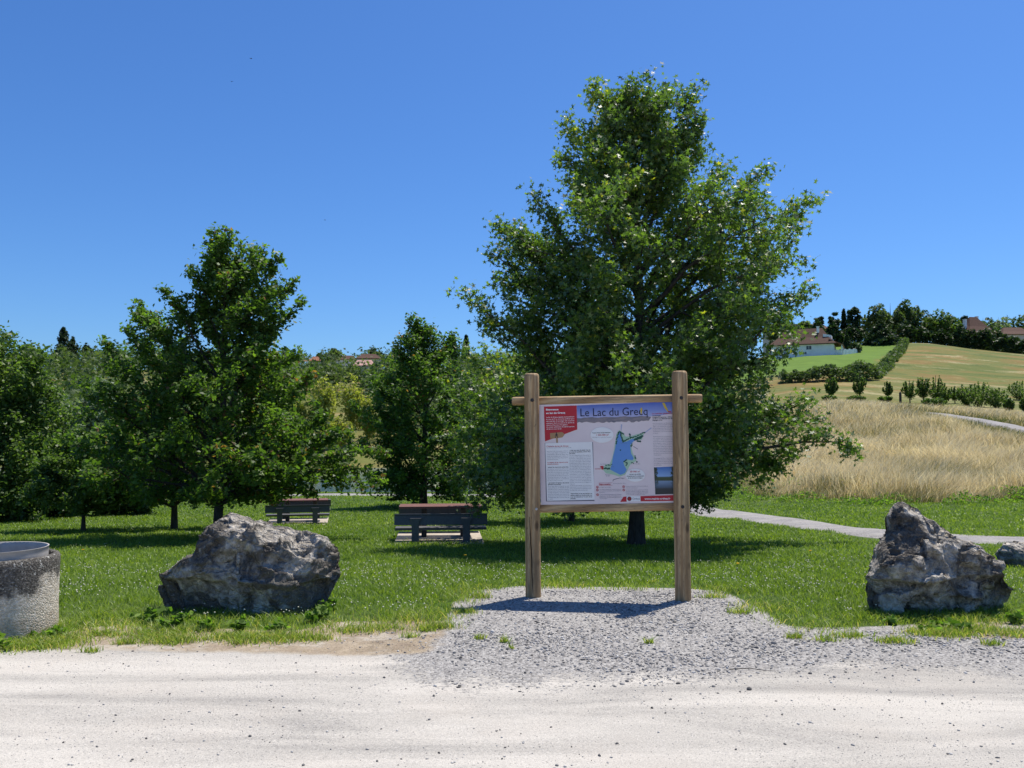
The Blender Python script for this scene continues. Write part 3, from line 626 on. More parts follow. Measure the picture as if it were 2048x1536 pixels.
sheet('pond_picture', [(1452, 1040), (1672, 1034), (1672, 1296), (1458, 1300)], M['p_photo'], 2)
multi('red_footer', [[(1120, 1368), (1152, 1320), (1182, 1317), (1182, 1366)]], M['ink_red'], 2); multi('red_footer', [[(1316, 1315), (1672, 1306), (1672, 1362), (1316, 1364)]], M['ink_red'], 2)
sheet('town_logo', [(1182, 1316), (1314, 1314), (1314, 1364), (1182, 1366)], M['ink_white'], 2)
multi('town_logo', [oval(1209, 1339, 21, 21, 20)], flatmat('print_logo_dark', (.22,.03,.03)), 3)
multi('town_logo', ringp(1210, 1338, 6, 11, 14), M['ink_red'], 4)
lettering('town_lettering', [('Orthez', 1238, 1348, 20, 70, 0, False), ('LA MOUSTACHE', 1242, 1361, 6, 62, 0, False)][:1], M['ink_grey'], 3)
lettering('web_lettering', [('www.mairie-orthez.fr', 1354, 1348, 17, 246, .7, False)], M['ink_white'], 3)

# ------------------------------------------------------------------ boulders
def rockmat(name, lo, seed):
    t = NT(name); tc = t.coord('Object'); sp = t.n('SeparateXYZ'); t.t.links.new(tc, sp.inputs[0])
    n1 = t.noise(tc, 2.2, 6, .62, .6); n2 = t.noise(tc, 9, 8, .7); n3 = t.noise(tc, 45, 6, .7)
    dark = t.ramp(n2, [(.34, (.17,.15,.125)), (.5, (.46,.415,.35)), (.62, (.70,.64,.55))])
    pale = t.ramp(n2, [(.3, (.34,.31,.25)), (.52, (.60,.56,.47)), (.66, (.74,.71,.64))])
    hgt = t.math('MULTIPLY', t.math('SUBTRACT', lo, sp.outputs['Z']), 2.4)
    f = t.ramp(t.math('ADD', t.math('ADD', hgt, .42), t.math('MULTIPLY', t.math('SUBTRACT', n1, .5), 2.6)), [(.46, 0.0), (.56, 1.0)])
    c = t.mix(f, dark, pale)
    big = t.ramp(t.noise(tc, 2.3, 4, .55, .8), [(.46, 0.0), (.53, .78)]); c = t.mix(big, c, (.07,.06,.05))
    c = t.mix(t.ramp(t.noise(tc, 3.1, 4, .6), [(.6, 0.0), (.75, .55)]), c, (.17,.11,.06))
    c = t.mix(t.ramp(n3, [(.3, .5), (.46, 0.0)]), c, (.08,.075,.07))
    lich = t.ramp(t.noise(tc, 17, 5, .6), [(.60, 0.0), (.66, .7)])
    c = t.mix(lich, c, (.40,.385,.35))
    wv_ = t.n('Vector' 'Math', _operation='ADD'); t.set(wv_.inputs[0], tc); nn_ = t.n('TexNoise'); t.set(nn_.inputs['Vector'], tc); nn_.inputs['Scale'].default_value = 6
    sc_ = t.n('Vector' 'Math', _operation='SCALE'); t.set(sc_.inputs[0], nn_.outputs['Color']); sc_.inputs['Scale'].default_value = .18; t.set(wv_.inputs[1], sc_.outputs[0])
    v1 = t.voro(wv_.outputs[0], 13); v2 = t.voro(wv_.outputs[0], 34)
    chip = t.ramp(v1, [(.42, 0.0), (.7, .28)]); c = t.mix(chip, c, (.08,.072,.065))
    chip2 = t.ramp(v2, [(.1, .35), (.3, 0.0)]); c = t.mix(chip2, c, (.46,.44,.40))
    h = t.math('ADD', t.math('ADD', n2, t.math('MULTIPLY', n3, .45)), t.math('ADD', t.math('MULTIPLY', v1, -1.1), t.math('MULTIPLY', v2, -.5)))
    return t.finish(t.bsdf(c, .93, .12, 0, t.bump(h, 1.0, .045)))
def boulder(name, outline, uc, vb, Yd, depth, seed, mat, label, cratered=(), sub=7, amp=1.0):
    bm = bmesh.new(); bmesh.ops.create_icosphere(bm, subdivisions=sub, radius=1)
    nv = len(bm.verts); D = np.array([v.co[:] for v in bm.verts]); Fc = np.array([[v.index for v in f.verts] for f in bm.faces]); bm.free()
    sc = Yd / F; P2 = np.array([((u - uc) * sc, (vb - v) * sc) for u, v in outline])
    cz = P2[:, 1].max() * .42; ang = np.arctan2(P2[:, 1] - cz, P2[:, 0]); rad = np.hypot(P2[:, 0], P2[:, 1] - cz)
    o_ = np.argsort(ang); ang = ang[o_]; rad = rad[o_]; ang = np.concatenate([ang - 2*math.pi, ang, ang + 2*math.pi]); rad = np.tile(rad, 3)
    c = np.hypot(D[:, 0], D[:, 2]); th = np.arctan2(D[:, 2], D[:, 0]); rr = np.interp(th, ang, rad)
    k = c ** .82
    V = np.stack([np.cos(th) * rr * k, np.sign(D[:, 1]) * np.abs(D[:, 1]) ** .85 * depth, cz + np.sin(th) * rr * k], -1)
    # lean the front back towards the top
    zf = np.clip(V[:, 2] / P2[:, 1].max(), 0, 1); V[:, 1] = V[:, 1] * (1 - .60 * zf) + .26 * zf
    rs = np.random.RandomState(seed)
    V += .05 * np.stack([fbm(V * 2.4 + 5, 2, seed + 1), fbm(V * 2.4 + 9, 2, seed + 2), fbm(V * 2.4, 2, seed + 3)], -1)
    cen = np.array([0, 0, cz]); nn = fbm(V * 5, 3, seed + 21)
    for j in range(46):                                    # broken faces: planes that cut the stone
        n_ = rs.normal(size=3); n_[1] = -abs(n_[1]) * 1.6 - .75 if j % 5 else abs(n_[1]) + .6; n_[2] = n_[2] * .8 + .02; n_ /= np.linalg.norm(n_)
        q = (V - cen) @ n_; side = math.hypot(n_[0], n_[2]); top = np.percentile(q, 99.7); d_ = top * (rs.uniform(.72, .92) if side < .7 else rs.uniform(.86, .97)) * (1 + .012 * nn)
        ex = np.maximum(q - d_, 0); V -= n_ * (ex * .93)[:, None]
    q = V + .05 * np.stack([fbm(V * 5 + 5, 3, seed + 1), fbm(V * 5 + 9, 3, seed + 2), fbm(V * 5, 3, seed + 3)], -1)
    disp = np.zeros(nv)
    for ncell, a_, g_ in ((42, .020, .38), (190, .008, .40), (900, .004, .45)):
        S = V[rs.choice(nv, ncell)]; off = rs.uniform(-1, .6, ncell) * a_; G = rs.normal(0, g_, (ncell, 3))
        kd = mathutils.kdtree.KDTree(ncell)
        for j in range(ncell): kd.insert(S[j] * [1, 1, 1.5], j)
        kd.balance(); qs = q * [1, 1, 1.5]
        near = np.array([[m_[1] for m_ in kd.find_n(p_, 5)] for p_ in qs])
        vals = off[near] + (G[near] * (q[:, None] - S[near])).sum(2)
        val = vals.min(1) if ncell != 190 else vals.max(1) - a_
        disp += np.clip(val, -a_ * 3.5, a_ * 2.5)
    disp += .03 + .016 * fbm(V * 3.1, 2, seed + 16) + .004 * (1 - 2 * np.abs(fbm(V * 5, 4, seed + 6, .6))) + .004 * fbm(V * 40, 2, seed + 7)
    bed = V[:, 2] + .06 * fbm(V * [2.5, 2.5, 1], 3, seed + 9); zl = P2[:, 1].max() * .34
    disp -= .055 * (1 - sm(zl - .03, zl + .01, bed)) * (V[:, 1] < .1) - .02 * np.exp(-((bed - zl) / .035) ** 2)
    for (cu, cv, cr, cdp) in cratered:
        cx, cz2 = (cu - uc) * sc, (vb - cv) * sc
        dd = np.hypot(V[:, 0] - cx, (V[:, 2] - cz2)) / (cr * sc) + .30 * fbm(V * 7, 3, seed + 31); m = V[:, 1] < .25
        disp -= np.where(m, cdp * (1 - sm(.72, 1.02, dd)), 0)
    T = V[Fc]; fn = np.cross(T[:, 1] - T[:, 0], T[:, 2] - T[:, 0]); vn = np.zeros((nv, 3))
    for j in range(3): np.add.at(vn, Fc[:, j], fn)
    N = vn / np.maximum(np.linalg.norm(vn, axis=1, keepdims=True), 1e-12)
    thin = .5 + .5 * sm(.0, .45, 1 - c ** 8 * .8)
    V = V + N * (disp * amp * thin)[:, None]
    X0 = (uc - 1024) * sc
    a0, a1 = V[:, 0].min(), V[:, 0].max(); b0, b1 = P2[:, 0].min(), P2[:, 0].max()
    V[:, 0] = b0 + (V[:, 0] - a0) * (b1 - b0) / (a1 - a0); V[:, 2] *= P2[:, 1].max() / V[:, 2].max()
    V[:, 2] = np.maximum(V[:, 2], -.14)
    o = npmesh(name, V, Fc, mat, smooth=False)
    o.location = (X0, Yd + .0, float(zt(X0, Yd)) - .02)
    tag(o, label, 'boulder'); return o
M['rock_a'] = rockmat('rock_grey', .30, 1); M['rock_b'] = rockmat('rock_dark', .22, 2)
OA = [(306,1180),(318,1160),(340,1148),(362,1126),(388,1114),(400,1086),(412,1060),(430,1046),(455,1038),(490,1044),(525,1055),(560,1066),(600,1078),(640,1094),(668,1116),(678,1140),(676,1180),(655,1215),(620,1245),(500,1270),(400,1262),(330,1235),(308,1205)]
OB = [(1732,1200),(1742,1170),(1760,1120),(1778,1080),(1796,1056),(1797,1030),(1812,1012),(1836,1008),(1856,1018),(1866,1042),(1890,1060),(1925,1078),(1958,1092),(1990,1122),(2008,1160),(2026,1196),(2022,1225),(1980,1250),(1880,1270),(1780,1255),(1738,1225)]
boulder('boulder', OA, 490, 1232, 7.97, .62, 5, M['rock_a'], 'wide grey boulder with pale underside between bin and sign', [(478,1130,44,.10),(592,1095,26,.05),(420,1205,60,.05)], amp=1.0)
boulder('boulder', OB, 1880, 1228, 7.95, .6, 23, M['rock_b'], 'tall dark pointed boulder with a knob on top right of the sign', [(1925,1155,34,.09),(1840,1120,24,.04),(1815,1178,20,.04)], amp=1.0)
OCc = [(1990,1118),(1998,1098),(2015,1086),(2040,1080),(2070,1084),(2110,1090),(2150,1105),(2160,1130),(2100,1145),(2040,1140),(2000,1134)]
boulder('boulder', OCc, 2070, 1130, 11.2, .4, 41, M['rock_b'], 'low dark boulder at the right edge behind the tall one', sub=6, amp=.5)

# ------------------------------------------------------------------ concrete bin at the left edge
t = NT('washed_concrete'); co = t.coord('Object'); sp = t.n('SeparateXYZ'); t.t.links.new(co, sp.inputs[0])
n = t.noise(co, 5, 6, .65); n3 = t.noise(co, 60, 5, .75); v = t.n('TexVoronoi'); t.set(v.inputs['Vector'], co); v.inputs['Scale'].default_value = 70
base = t.ramp(v.outputs['Color'], [(.1, (.42,.36,.28)), (.5, (.60,.53,.43)), (1, (.76,.70,.60))])
z = t.math('MULTIPLY', t.math('SUBTRACT', sp.outputs['Z'], .30), 3.0)
f = t.ramp(t.math('ADD', z, t.math('MULTIPLY', t.math('SUBTRACT', n, .5), 2.2)), [(.2, 0.0), (.45, .96)])
dk = t.ramp(n3, [(.38, (.03,.027,.024)), (.58, (.14,.13,.115)), (.68, (.45,.42,.37))])
c = t.mix(f, base, dk)
f2 = t.ramp(t.math('ADD', t.math('MULTIPLY', t.math('SUBTRACT', .22, sp.outputs['Z']), 2.5), n), [(.55, 0.0), (.75, .35)])
c = t.mix(f2, c, (.30,.22,.15))
c = t.mix(t.ramp(t.noise(co, 24, 4, .6), [(.60, 0.0), (.66, .6)]), c, (.6,.59,.55))
M['concrete'] = t.finish(t.bsdf(c, .95, .1, 0, t.bump(t.math('ADD', t.math('MULTIPLY', v.outputs['Distance'], -.8), n3), .9, .012)))
M['steel'] = simple('galvanised_steel', (.46,.43,.39), .7, .35, .15, .08, 14, .05)
bx_, by_ = -4.36, 7.22; bz_ = float(zt(bx_, by_))
bin_ = empty('concrete_bin', (bx_, by_, bz_), .3, 'round concrete litter bin with metal liner at the left edge', 'litter bin')
prof = [(-.1, .50), (.02, .505), (.15, .503)] + [(z_, .50) for z_ in np.linspace(.2, .58, 14)] + [(.612, .497), (.628, .487), (.634, .472), (.634, .452), (.625, .440), (.55, .435), (.10, .43)]
o = lathe('concrete_body', prof, M['concrete'], bin_, 90, .018, 4)
prof = [(.30, .405), (.645, .408), (.695, .410), (.697, .413), (.697, .403), (.695, .400), (.645, .398), (.30, .396)]
V = []; o = lathe('metal_liner', prof, M['steel'], bin_, 64)
bm = bmesh.new(); bmesh.ops.create_cone(bm, cap_ends=True, segments=40, radius1=.40, radius2=.40, depth=.01, matrix=Matrix.Translation((0, 0, .42)))
bm_obj('black_bag', bm, simple('bin_bag', (.015,.015,.018), .35, .5, bump=.4, sc=5, bd=.03), bin_)

# ------------------------------------------------------------------ picnic tables
M['redwood'] = simple('faded_red_boards', (.19,.085,.065), .65, .25, sc=30)
M['greyboard'] = simple('dark_grey_boards', (.095,.092,.095), .55, .5, sc=24); M['pedestal'] = simple('dark_pedestal', (.045,.043,.042), .6, .3)
M['slab'] = simple('concrete_slab', (.46,.40,.33), .9, .1, sc=6)
def picnic(u, Y, rz, label):
    p = at(u, Y); zz_ = float(p.z)
    rt_ = empty('picnic_table', (p.x, p.y, zz_), rz, label, 'picnic table', 'picnic tables with backed benches on the lawn')
    bm = bmesh.new(); box(bm, -.95, .88, -.78, 1.5, -.12, .045); bm_obj('concrete_slab', bm, M['slab'], rt_, bevel=.01)
    L = .92
    bm = bmesh.new()
    for k_ in range(5): box(bm, -L + .03, L - .05, .20 + k_ * .155, .20 + k_ * .155 + .130, .70, .745)
    bm_obj('tabletop', bm, M['redwood'], rt_, bevel=.006)
    for sx in (-.42, .42):
        bm = bmesh.new(); prism(bm, [(-.30, .70), (.30, .70), (.30, .63), (.19, .55), (.19, .05), (-.19, .05), (-.19, .55), (-.30, .66)], -.055, .055, Matrix.Translation((sx + .06, .58, 0)) @ Matrix.Rotation(R(90), 4, 'Z'))
        bm_obj('pedestal', bm, M['pedestal'], rt_, bevel=.008)
    for sgn, yb in ((-1, -.50), (1, 1.66)):
        bm = bmesh.new(); Mx = Matrix.Translation((0, yb, .535)) @ Matrix.Rotation(R(-sgn * -9), 4, 'X')
        box(bm, -L - .03, L + .03, -.02, .02, -.12, .09, Mx); box(bm, -L - .03, L + .03, -.045, .045, .09, .115, Mx); bm_obj('bench_back', bm, M['greyboard'], rt_, bevel=.005)
        bm = bmesh.new(); ys_ = yb + (.10 if sgn < 0 else -.46)
        box(bm, -L - .02, L + .02, ys_, ys_ + .17, .29, .345); box(bm, -L - .02, L + .02, ys_ + .185, ys_ + .36, .29, .345); bm_obj('bench_seat', bm, M['greyboard'], rt_, bevel=.006)
        for sx in (-.52, .52):
            bm = bmesh.new()
            o1 = [(-.115, .565), (.115, .565), (.115, .54), (.085, .50), (.075, .45), (.075, -.02), (-.075, -.02), (-.075, .30), (-.08, .45), (-.095, .50), (-.115, .54)]
            prism(bm, o1, yb + sgn * .03 - .04, yb + sgn * .03 + .04, Matrix.Translation((sx, 0, 0)))
            y2 = yb + sgn * .03; box(bm, sx - .035, sx + .035, min(y2, y2 - sgn * .42), max(y2, y2 - sgn * .42), .22, .288)
            bm_obj('bench_leg', bm, M['greyboard'], rt_, bevel=.006)
    rt_.scale = (.97, .97, .93)
    return rt_
picnic(883, 17.5, R(5.0), 'nearer picnic table with reddish top and grey backed benches on concrete slab')
picnic(600, 25.6, R(11), 'farther picnic table under the oak branches with grey backed benches')

# ------------------------------------------------------------------ trees
def frames(D):
    D = D / np.maximum(np.linalg.norm(D, axis=1, keepdims=True), 1e-9)
    A = np.where(np.abs(D[:, 2:3]) < .9, np.array([[0, 0, 1.]]), np.array([[1., 0, 0]]))
    U = np.cross(D, A); U /= np.linalg.norm(U, axis=1, keepdims=True); return D, U, np.cross(D, U)
class Tubes:
    def __init__(s): s.V = []; s.F = []; s.n = 0
    def add(s, pts, rad, sides=6):
        pts = np.asarray(pts, float); rad = np.asarray(rad, float)
        d = np.gradient(pts, axis=0); D, U, W = frames(d)
        an = np.linspace(0, 2*math.pi, sides, endpoint=False)
        ring = pts[:, None] + rad[:, None, None] * (np.cos(an)[None, :, None] * U[:, None] + np.sin(an)[None, :, None] * W[:, None])
        m = len(pts); I = np.arange(m * sides).reshape(m, sides) + s.n; J = np.roll(I, -1, 1)
        s.V.append(ring.reshape(-1, 3)); s.F.append(np.stack([I[:-1], I[1:], J[1:], J[:-1]], -1).reshape(-1, 4)); s.n += m * sides
    def build(s, name, mat, parent): return npmesh(name, np.concatenate(s.V), np.concatenate(s.F), mat, parent, smooth=True)
def star(n, inner, asp=1.0, jag=0):
    """leaf outline, y along the midrib"""
    p = []
    for k in range(2 * n):
        a = math.pi * k / n; r = 1.0 if k % 2 == 0 else inner
        if k == n: r = .55
        p.append((math.sin(a) * r * asp, math.cos(a) * r))
    return p
SHAPES = {'pin': star(5, .34, .85), 'oak': [(0, 1), (.22, .62), (.5, .6), (.34, .25), (.52, -.05), (.2, -.3), (0, -.9), (-.2, -.3), (-.52, -.05), (-.34, .25), (-.5, .6), (-.22, .62)],
          'oval': [(0, 1), (.45, .3), (.35, -.5), (0, -.9), (-.35, -.5), (-.45, .3)], 'quad': [(0, 1), (.7, .1), (0, -1), (-.7, .1)], 'thin': [(0, 1), (.18, 0), (0, -1), (-.18, 0)],
          'clump': [(0, 1), (.35, .35), (1, .2), (.4, -.2), (.5, -.9), (0, -.45), (-.6, -.8), (-.4, -.1), (-.95, .3), (-.3, .4)]}
def leaves(name, P, size, shape, mat, parent, seed, rnd=None, droop=.35, fold=.22, up=.55):
    rs = np.random.RandomState(seed); n = len(P)
    d = rs.normal(size=(n, 3)); d[:, 2] = d[:, 2] * .6 - droop; d /= np.linalg.norm(d, axis=1, keepdims=True)
    nn = rs.normal(size=(n, 3)) * (1 - up * .6); nn[:, 2] += up * 1.4
    u = np.cross(d, nn); u /= np.maximum(np.linalg.norm(u, axis=1, keepdims=True), 1e-6); w_ = np.cross(u, d)
    s_ = size * rs.uniform(.65, 1.25, n)
    sh = np.array(SHAPES[shape]); m = len(sh)
    V = P[:, None] + s_[:, None, None] * .5 * (sh[None, :, 0:1] * u[:, None] + sh[None, :, 1:2] * d[:, None] + (np.abs(sh[None, :, 0:1]) * fold) * w_[:, None])
    rnd = rs.uniform(0, 1, n) if rnd is None else np.clip(rnd + rs.normal(0, .22, n), 0, 1)
    I = np.arange(n * m).reshape(n, m)
    return npmesh(name, V.reshape(-1, 3), I, mat, parent, attrs={'rnd': np.repeat(rnd, m)})
def tree(name, base, H, prof, leaf, lsize, nleaf, nlimb, seed, label, cat='tree', group=None, bark='bark', trunk_r=.12, tips=(), lean=(0, 0), cx=(0, 0),
         shape='oak', rise=.55, first=.12, sec=8, spread=.30, lump=.35, jitter=.07, crown='crown', up=.55, fine=True):
    """prof: (height, left reach, right reach) rows; reach in metres from the trunk"""
    rs = np.random.RandomState(seed); rt_ = empty(name, base, 0, label, cat, group)
    T = Tubes(); zs = np.linspace(-.15, H * .97, 14); ph = rs.uniform(0, 6, 2)
    tp = lambda z: np.array([lean[0] * max(z / H, 0) ** 1.3 + .02 * H * math.sin(z / H * 5 + ph[0]) * (z / H), lean[1] * (z / H) + .02 * H * math.sin(z / H * 4 + ph[1]) * (z / H), z])
    tr = lambda z: trunk_r * (1 - .93 * np.clip(z / H, 0, 1)) ** .85 * (1 + .35 * np.exp(-np.maximum(z, 0) / .12))
    T.add([tp(z) for z in zs], [tr(z) for z in zs], 12)
    ph_, pl_, pr_ = np.array(prof).T
    segs = []
    def reach(z, az):
        kk = .95 if tips else 1
        L = kk * np.interp(z, ph_, pl_); Rr = kk * np.interp(z, ph_, pr_); c = math.cos(az)
        return Rr * c * c + (L + Rr) / 2 * (1 - c * c) if c > 0 else L * c * c + (L + Rr) / 2 * (1 - c * c)
    limbs = []; ntip0 = nlimb
    for i in range(nlimb):
        f = (i + .5) / nlimb; zt_ = ph_[0] + (H * .985 - ph_[0]) * f ** 1.15
        az = i * 2.39996 + rs.uniform(-.3, .3); r = reach(zt_, az) * rs.uniform(.72, 1.02)
        za = max(H * first * .9, zt_ - rise * r * (.35 + .9 * f) - .02 * H)
        limbs.append((za, np.array([math.cos(az) * r, math.sin(az) * r, 0]) + tp(zt_) * [1, 1, 0] * (r > .3) + [0, 0, zt_]))
    for tpp in tips:
        q = np.array([tpp[0], tpp[2] if len(tpp) > 2 else rs.uniform(-.4, .4), tpp[1]]); rr = math.hypot(q[0], q[1])
        limbs.append((max(H * first, q[2] - rise * rr * 1.6 - .18 * H * (q[2] / H)), q))
    for li, (za, q) in enumerate(limbs):
        tipl = li >= nlimb
        p0 = tp(za); L = np.linalg.norm(q - p0); n = 7; tt = np.linspace(0, 1, n)[:, None]
        c = (p0 + q) / 2 + np.array([0, 0, .10 * L if q[2] > .3 * H else .16 * L]) + rs.normal(0, .05 * L, 3)
        pts = (1-tt)**2 * p0 + 2*tt*(1-tt) * c + tt**2 * q + rs.normal(0, .012 * L, (n, 3)) * (tt > 0)
        r0 = min(float(tr(za)) * .55, .012 * L + .012)
        T.add(pts, np.linspace(r0, .004, n), 6)
        ns = max(3, int(sec * (L / (.45 * H)) ** .7 + .5)) + (4 if tipl else 0)
        for j in range(ns):
            t = .22 + .78 * (j + rs.uniform(.1, .9)) / ns; k = t * (n - 1); a = min(int(k), n - 2); s0 = pts[a] + (pts[a+1] - pts[a]) * (k - a)
            dd = pts[a+1] - pts[a]; dd /= np.linalg.norm(dd); v = rs.normal(size=3); v[2] *= .7; v -= dd * v.dot(dd) * .7; v /= np.linalg.norm(v)
            l2 = spread * L * (1.15 - .65 * t) * rs.uniform(.55, 1.25) + .10 * H * .25
            if tipl: l2 = min(l2, .034 * H * (1.7 - 1.2 * t) * rs.uniform(.7, 1.3))
            e = s0 + (v * .85 + dd * .6 + np.array([0, 0, .12])) * l2
            # stay inside the envelope
            rr = math.hypot(e[0] - tp(min(max(e[2],0),H))[0], e[1]); mx = reach(min(max(e[2], ph_[0]), H), math.atan2(e[1], e[0])) * 1.06 + .05
            if rr > mx and not tipl: e[:2] *= mx / rr
            if e[2] > H * 1.0 and not tipl: e[2] = H * .99
            e[2] = max(e[2], ph_[0] - .1)
            m_ = (s0 + e) / 2 + rs.normal(0, .08 * l2, 3)
            if fine: T.add([s0, m_, e], [r0 * .35 * (1.1 - t * .6) + .003, .005, .002], 4)
            segs.append((s0, m_, .6)); segs.append((m_, e, 1.0))
            for q_ in range(3):
                st_ = m_ if q_ else e; v3 = rs.normal(size=3); v3 /= np.linalg.norm(v3); e3 = st_ + (v3 * .8 + v * .5) * l2 * rs.uniform(.25, .5)
                if e3[2] < ph_[0] - .15: e3[2] = ph_[0] - .1
                segs.append((st_, e3, 1.0))
                if fine and q_ == 0: T.add([st_, e3], [.003, .0015], 3)
        segs.append((pts[-3], pts[-2], .8)); segs.append((pts[-2], pts[-1], 1.3))
    T.build('trunk', M[bark], rt_)
    A = np.array([s_[0] for s_ in segs]); B = np.array([s_[1] for s_ in segs]); W = np.array([s_[2] for s_ in segs]) * (np.linalg.norm(B - A, axis=1) + .05)
    W *= np.clip(1 + lump * 2 * rs.normal(0, .5, len(W)), .15, 3)
    pick = rs.choice(len(W), nleaf, p=W / W.sum()); t = rs.uniform(0, 1, (nleaf, 1))
    P = A[pick] * (1 - t) + B[pick] * t + rs.normal(0, jitter, (nleaf, 3)); P[:, 2] = np.maximum(P[:, 2], ph_[0] * .75)
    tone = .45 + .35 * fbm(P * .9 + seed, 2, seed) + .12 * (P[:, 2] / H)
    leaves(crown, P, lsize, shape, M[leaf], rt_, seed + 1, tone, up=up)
    return rt_
def px(u, v, u0, v0, Y): return ((u - u0) * Y / F, (v0 - v) * Y / F)

# the large pin oak behind the sign
U0, V0, YD = 1270, 1088, 16.4; sc = YD / F
def prow(rows): return [((V0 - v) * sc, max((U0 - l) * sc, .05), max((r - U0) * sc, .05)) for v, l, r in rows][::-1]
pf = prow([(138,1262,1310),(180,1215,1365),(250,1165,1405),(320,1140,1430),(380,1110,1500),(420,1015,1590),(480,985,1600),(540,1010,1590),(600,955,1605),(650,975,1590),(720,955,1590),(780,930,1600),(840,905,1600),(900,890,1615),(950,870,1570),(985,900,1430),(1000,930,1400)])
tp_ = [px(u, v, U0, V0, YD) for u, v in [(1190,165),(1258,178),(1352,140),(1405,182),(1130,232),(1120,320),(1300,200),(1405,250),(1475,312),(1552,332),(1550,400),(1635,415),(1622,480),(1060,395),(975,425),(968,500),(1010,460),(908,603),(960,640),(1620,590),(1600,520),(1600,700),(1640,800),(1700,905),(1660,850),(1560,940),(1480,985),(1430,1020),(985,1005),(880,960),(900,880),(1080,975),(1220,970),(1340,960),(1240,330),(1330,300),(1180,260)]]
tp_ = [(a * .965, b + .06, (-1) ** i * .35 * (i % 3)) for i, (a, b) in enumerate(tp_)]
p = at(U0, YD)
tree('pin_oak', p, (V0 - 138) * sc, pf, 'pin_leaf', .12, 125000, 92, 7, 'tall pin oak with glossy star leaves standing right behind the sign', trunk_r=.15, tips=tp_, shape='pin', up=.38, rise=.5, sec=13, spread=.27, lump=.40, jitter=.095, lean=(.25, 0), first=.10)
# the lobed oak at left
U0, V0, YD = 440, 1075, 18.4; sc = YD / F
pf = prow([(462,420,462),(500,408,520),(550,402,555),(600,375,580),(640,300,585),(680,262,560),(720,230,590),(780,200,610),(850,170,650),(900,140,730),(940,140,740),(965,170,700),(985,230,560)])
tp_ = [px(u, v, U0, V0, YD) for u, v in [(430,462),(465,470),(510,485),(548,508),(398,520),(395,545),(605,598),(590,560),(250,592),(262,622),(240,655),(352,590),(400,598),(560,640),(575,700),(200,690),(620,740),(660,830),(775,905),(770,950),(740,975),(640,985),(560,985),(190,780),(120,870),(300,640),(520,560),(480,520),(660,880),(690,860)]]
tp_ = [(a, b, (-1) ** i * .3 * (i % 3)) for i, (a, b) in enumerate(tp_)]
p = at(U0, YD)
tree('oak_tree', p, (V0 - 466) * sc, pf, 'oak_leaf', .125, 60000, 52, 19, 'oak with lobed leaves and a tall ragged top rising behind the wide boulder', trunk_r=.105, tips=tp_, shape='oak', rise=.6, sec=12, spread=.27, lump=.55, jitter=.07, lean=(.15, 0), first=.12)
# smaller oak standing further left
U0, V0, YD = 354, 1055, 22.2; sc = YD / F
pf = prow([(760,340,370),(820,250,440),(880,190,500),(930,170,520),(965,190,500),(990,240,440)])
tree('oak_tree', at(U0, YD), (V0 - 760) * sc, pf, 'oak_leaf', .13, 17000, 26, 23, 'smaller oak whose thin trunk stands left of the taller oak trunk', trunk_r=.085, shape='oak', sec=10, spread=.3, lump=.4)
U0, V0, YD = 174, 1064, 21.0; sc = YD / F
pf = prow([(860,160,190),(900,110,235),(950,65,270),(985,40,270),(1012,80,240)])
tree('young_oak', at(U0, YD), (V0 - 860) * sc, pf, 'bush_leaf', .12, 15000, 24, 29, 'low young oak with short twisted trunk at the left of the lawn', trunk_r=.05, shape='oak', sec=9, spread=.32, lump=.4, lean=(-.1, 0))
# middle oak
U0, V0, YD = 848, 1009, 36.5; sc = YD / F
pf = prow([(632,822,850),(680,800,895),(720,780,915),(760,745,930),(800,725,950),(860,720,960),(910,735,960),(960,730,965),(990,760,940)])
tp_ = [px(u, v, U0, V0, YD) for u, v in [(820,628),(835,640),(862,655),(905,665),(800,668),(790,690),(925,690),(735,745),(712,800),(940,760),(955,860),(720,880),(735,950),(960,960),(780,1000),(930,1005)]]
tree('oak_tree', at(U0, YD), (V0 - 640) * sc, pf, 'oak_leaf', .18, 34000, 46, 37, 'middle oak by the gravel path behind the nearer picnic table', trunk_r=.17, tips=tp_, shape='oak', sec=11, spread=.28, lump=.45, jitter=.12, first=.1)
# second pin oak in the gap
U0, V0, YD = 1142, 1044, 26.5; sc = YD / F
pf = prow([(690,1090,1160),(720,960,1250),(780,900,1320),(850,880,1350),(920,880,1340),(980,930,1300),(1010,980,1280)])
tp_ = [px(u, v, U0, V0, YD) for u, v in [(930,700),(960,690),(900,735),(885,790),(895,860),(940,920),(1000,700),(1000,1000)]]
tree('pin_oak', at(U0, YD), (V0 - 690) * sc, pf, 'pin_leaf', .16, 30000, 40, 41, 'second pin oak whose thin trunk shows beneath the map panel', trunk_r=.09, tips=tp_, shape='pin', sec=10, spread=.3, lump=.45, jitter=.1)
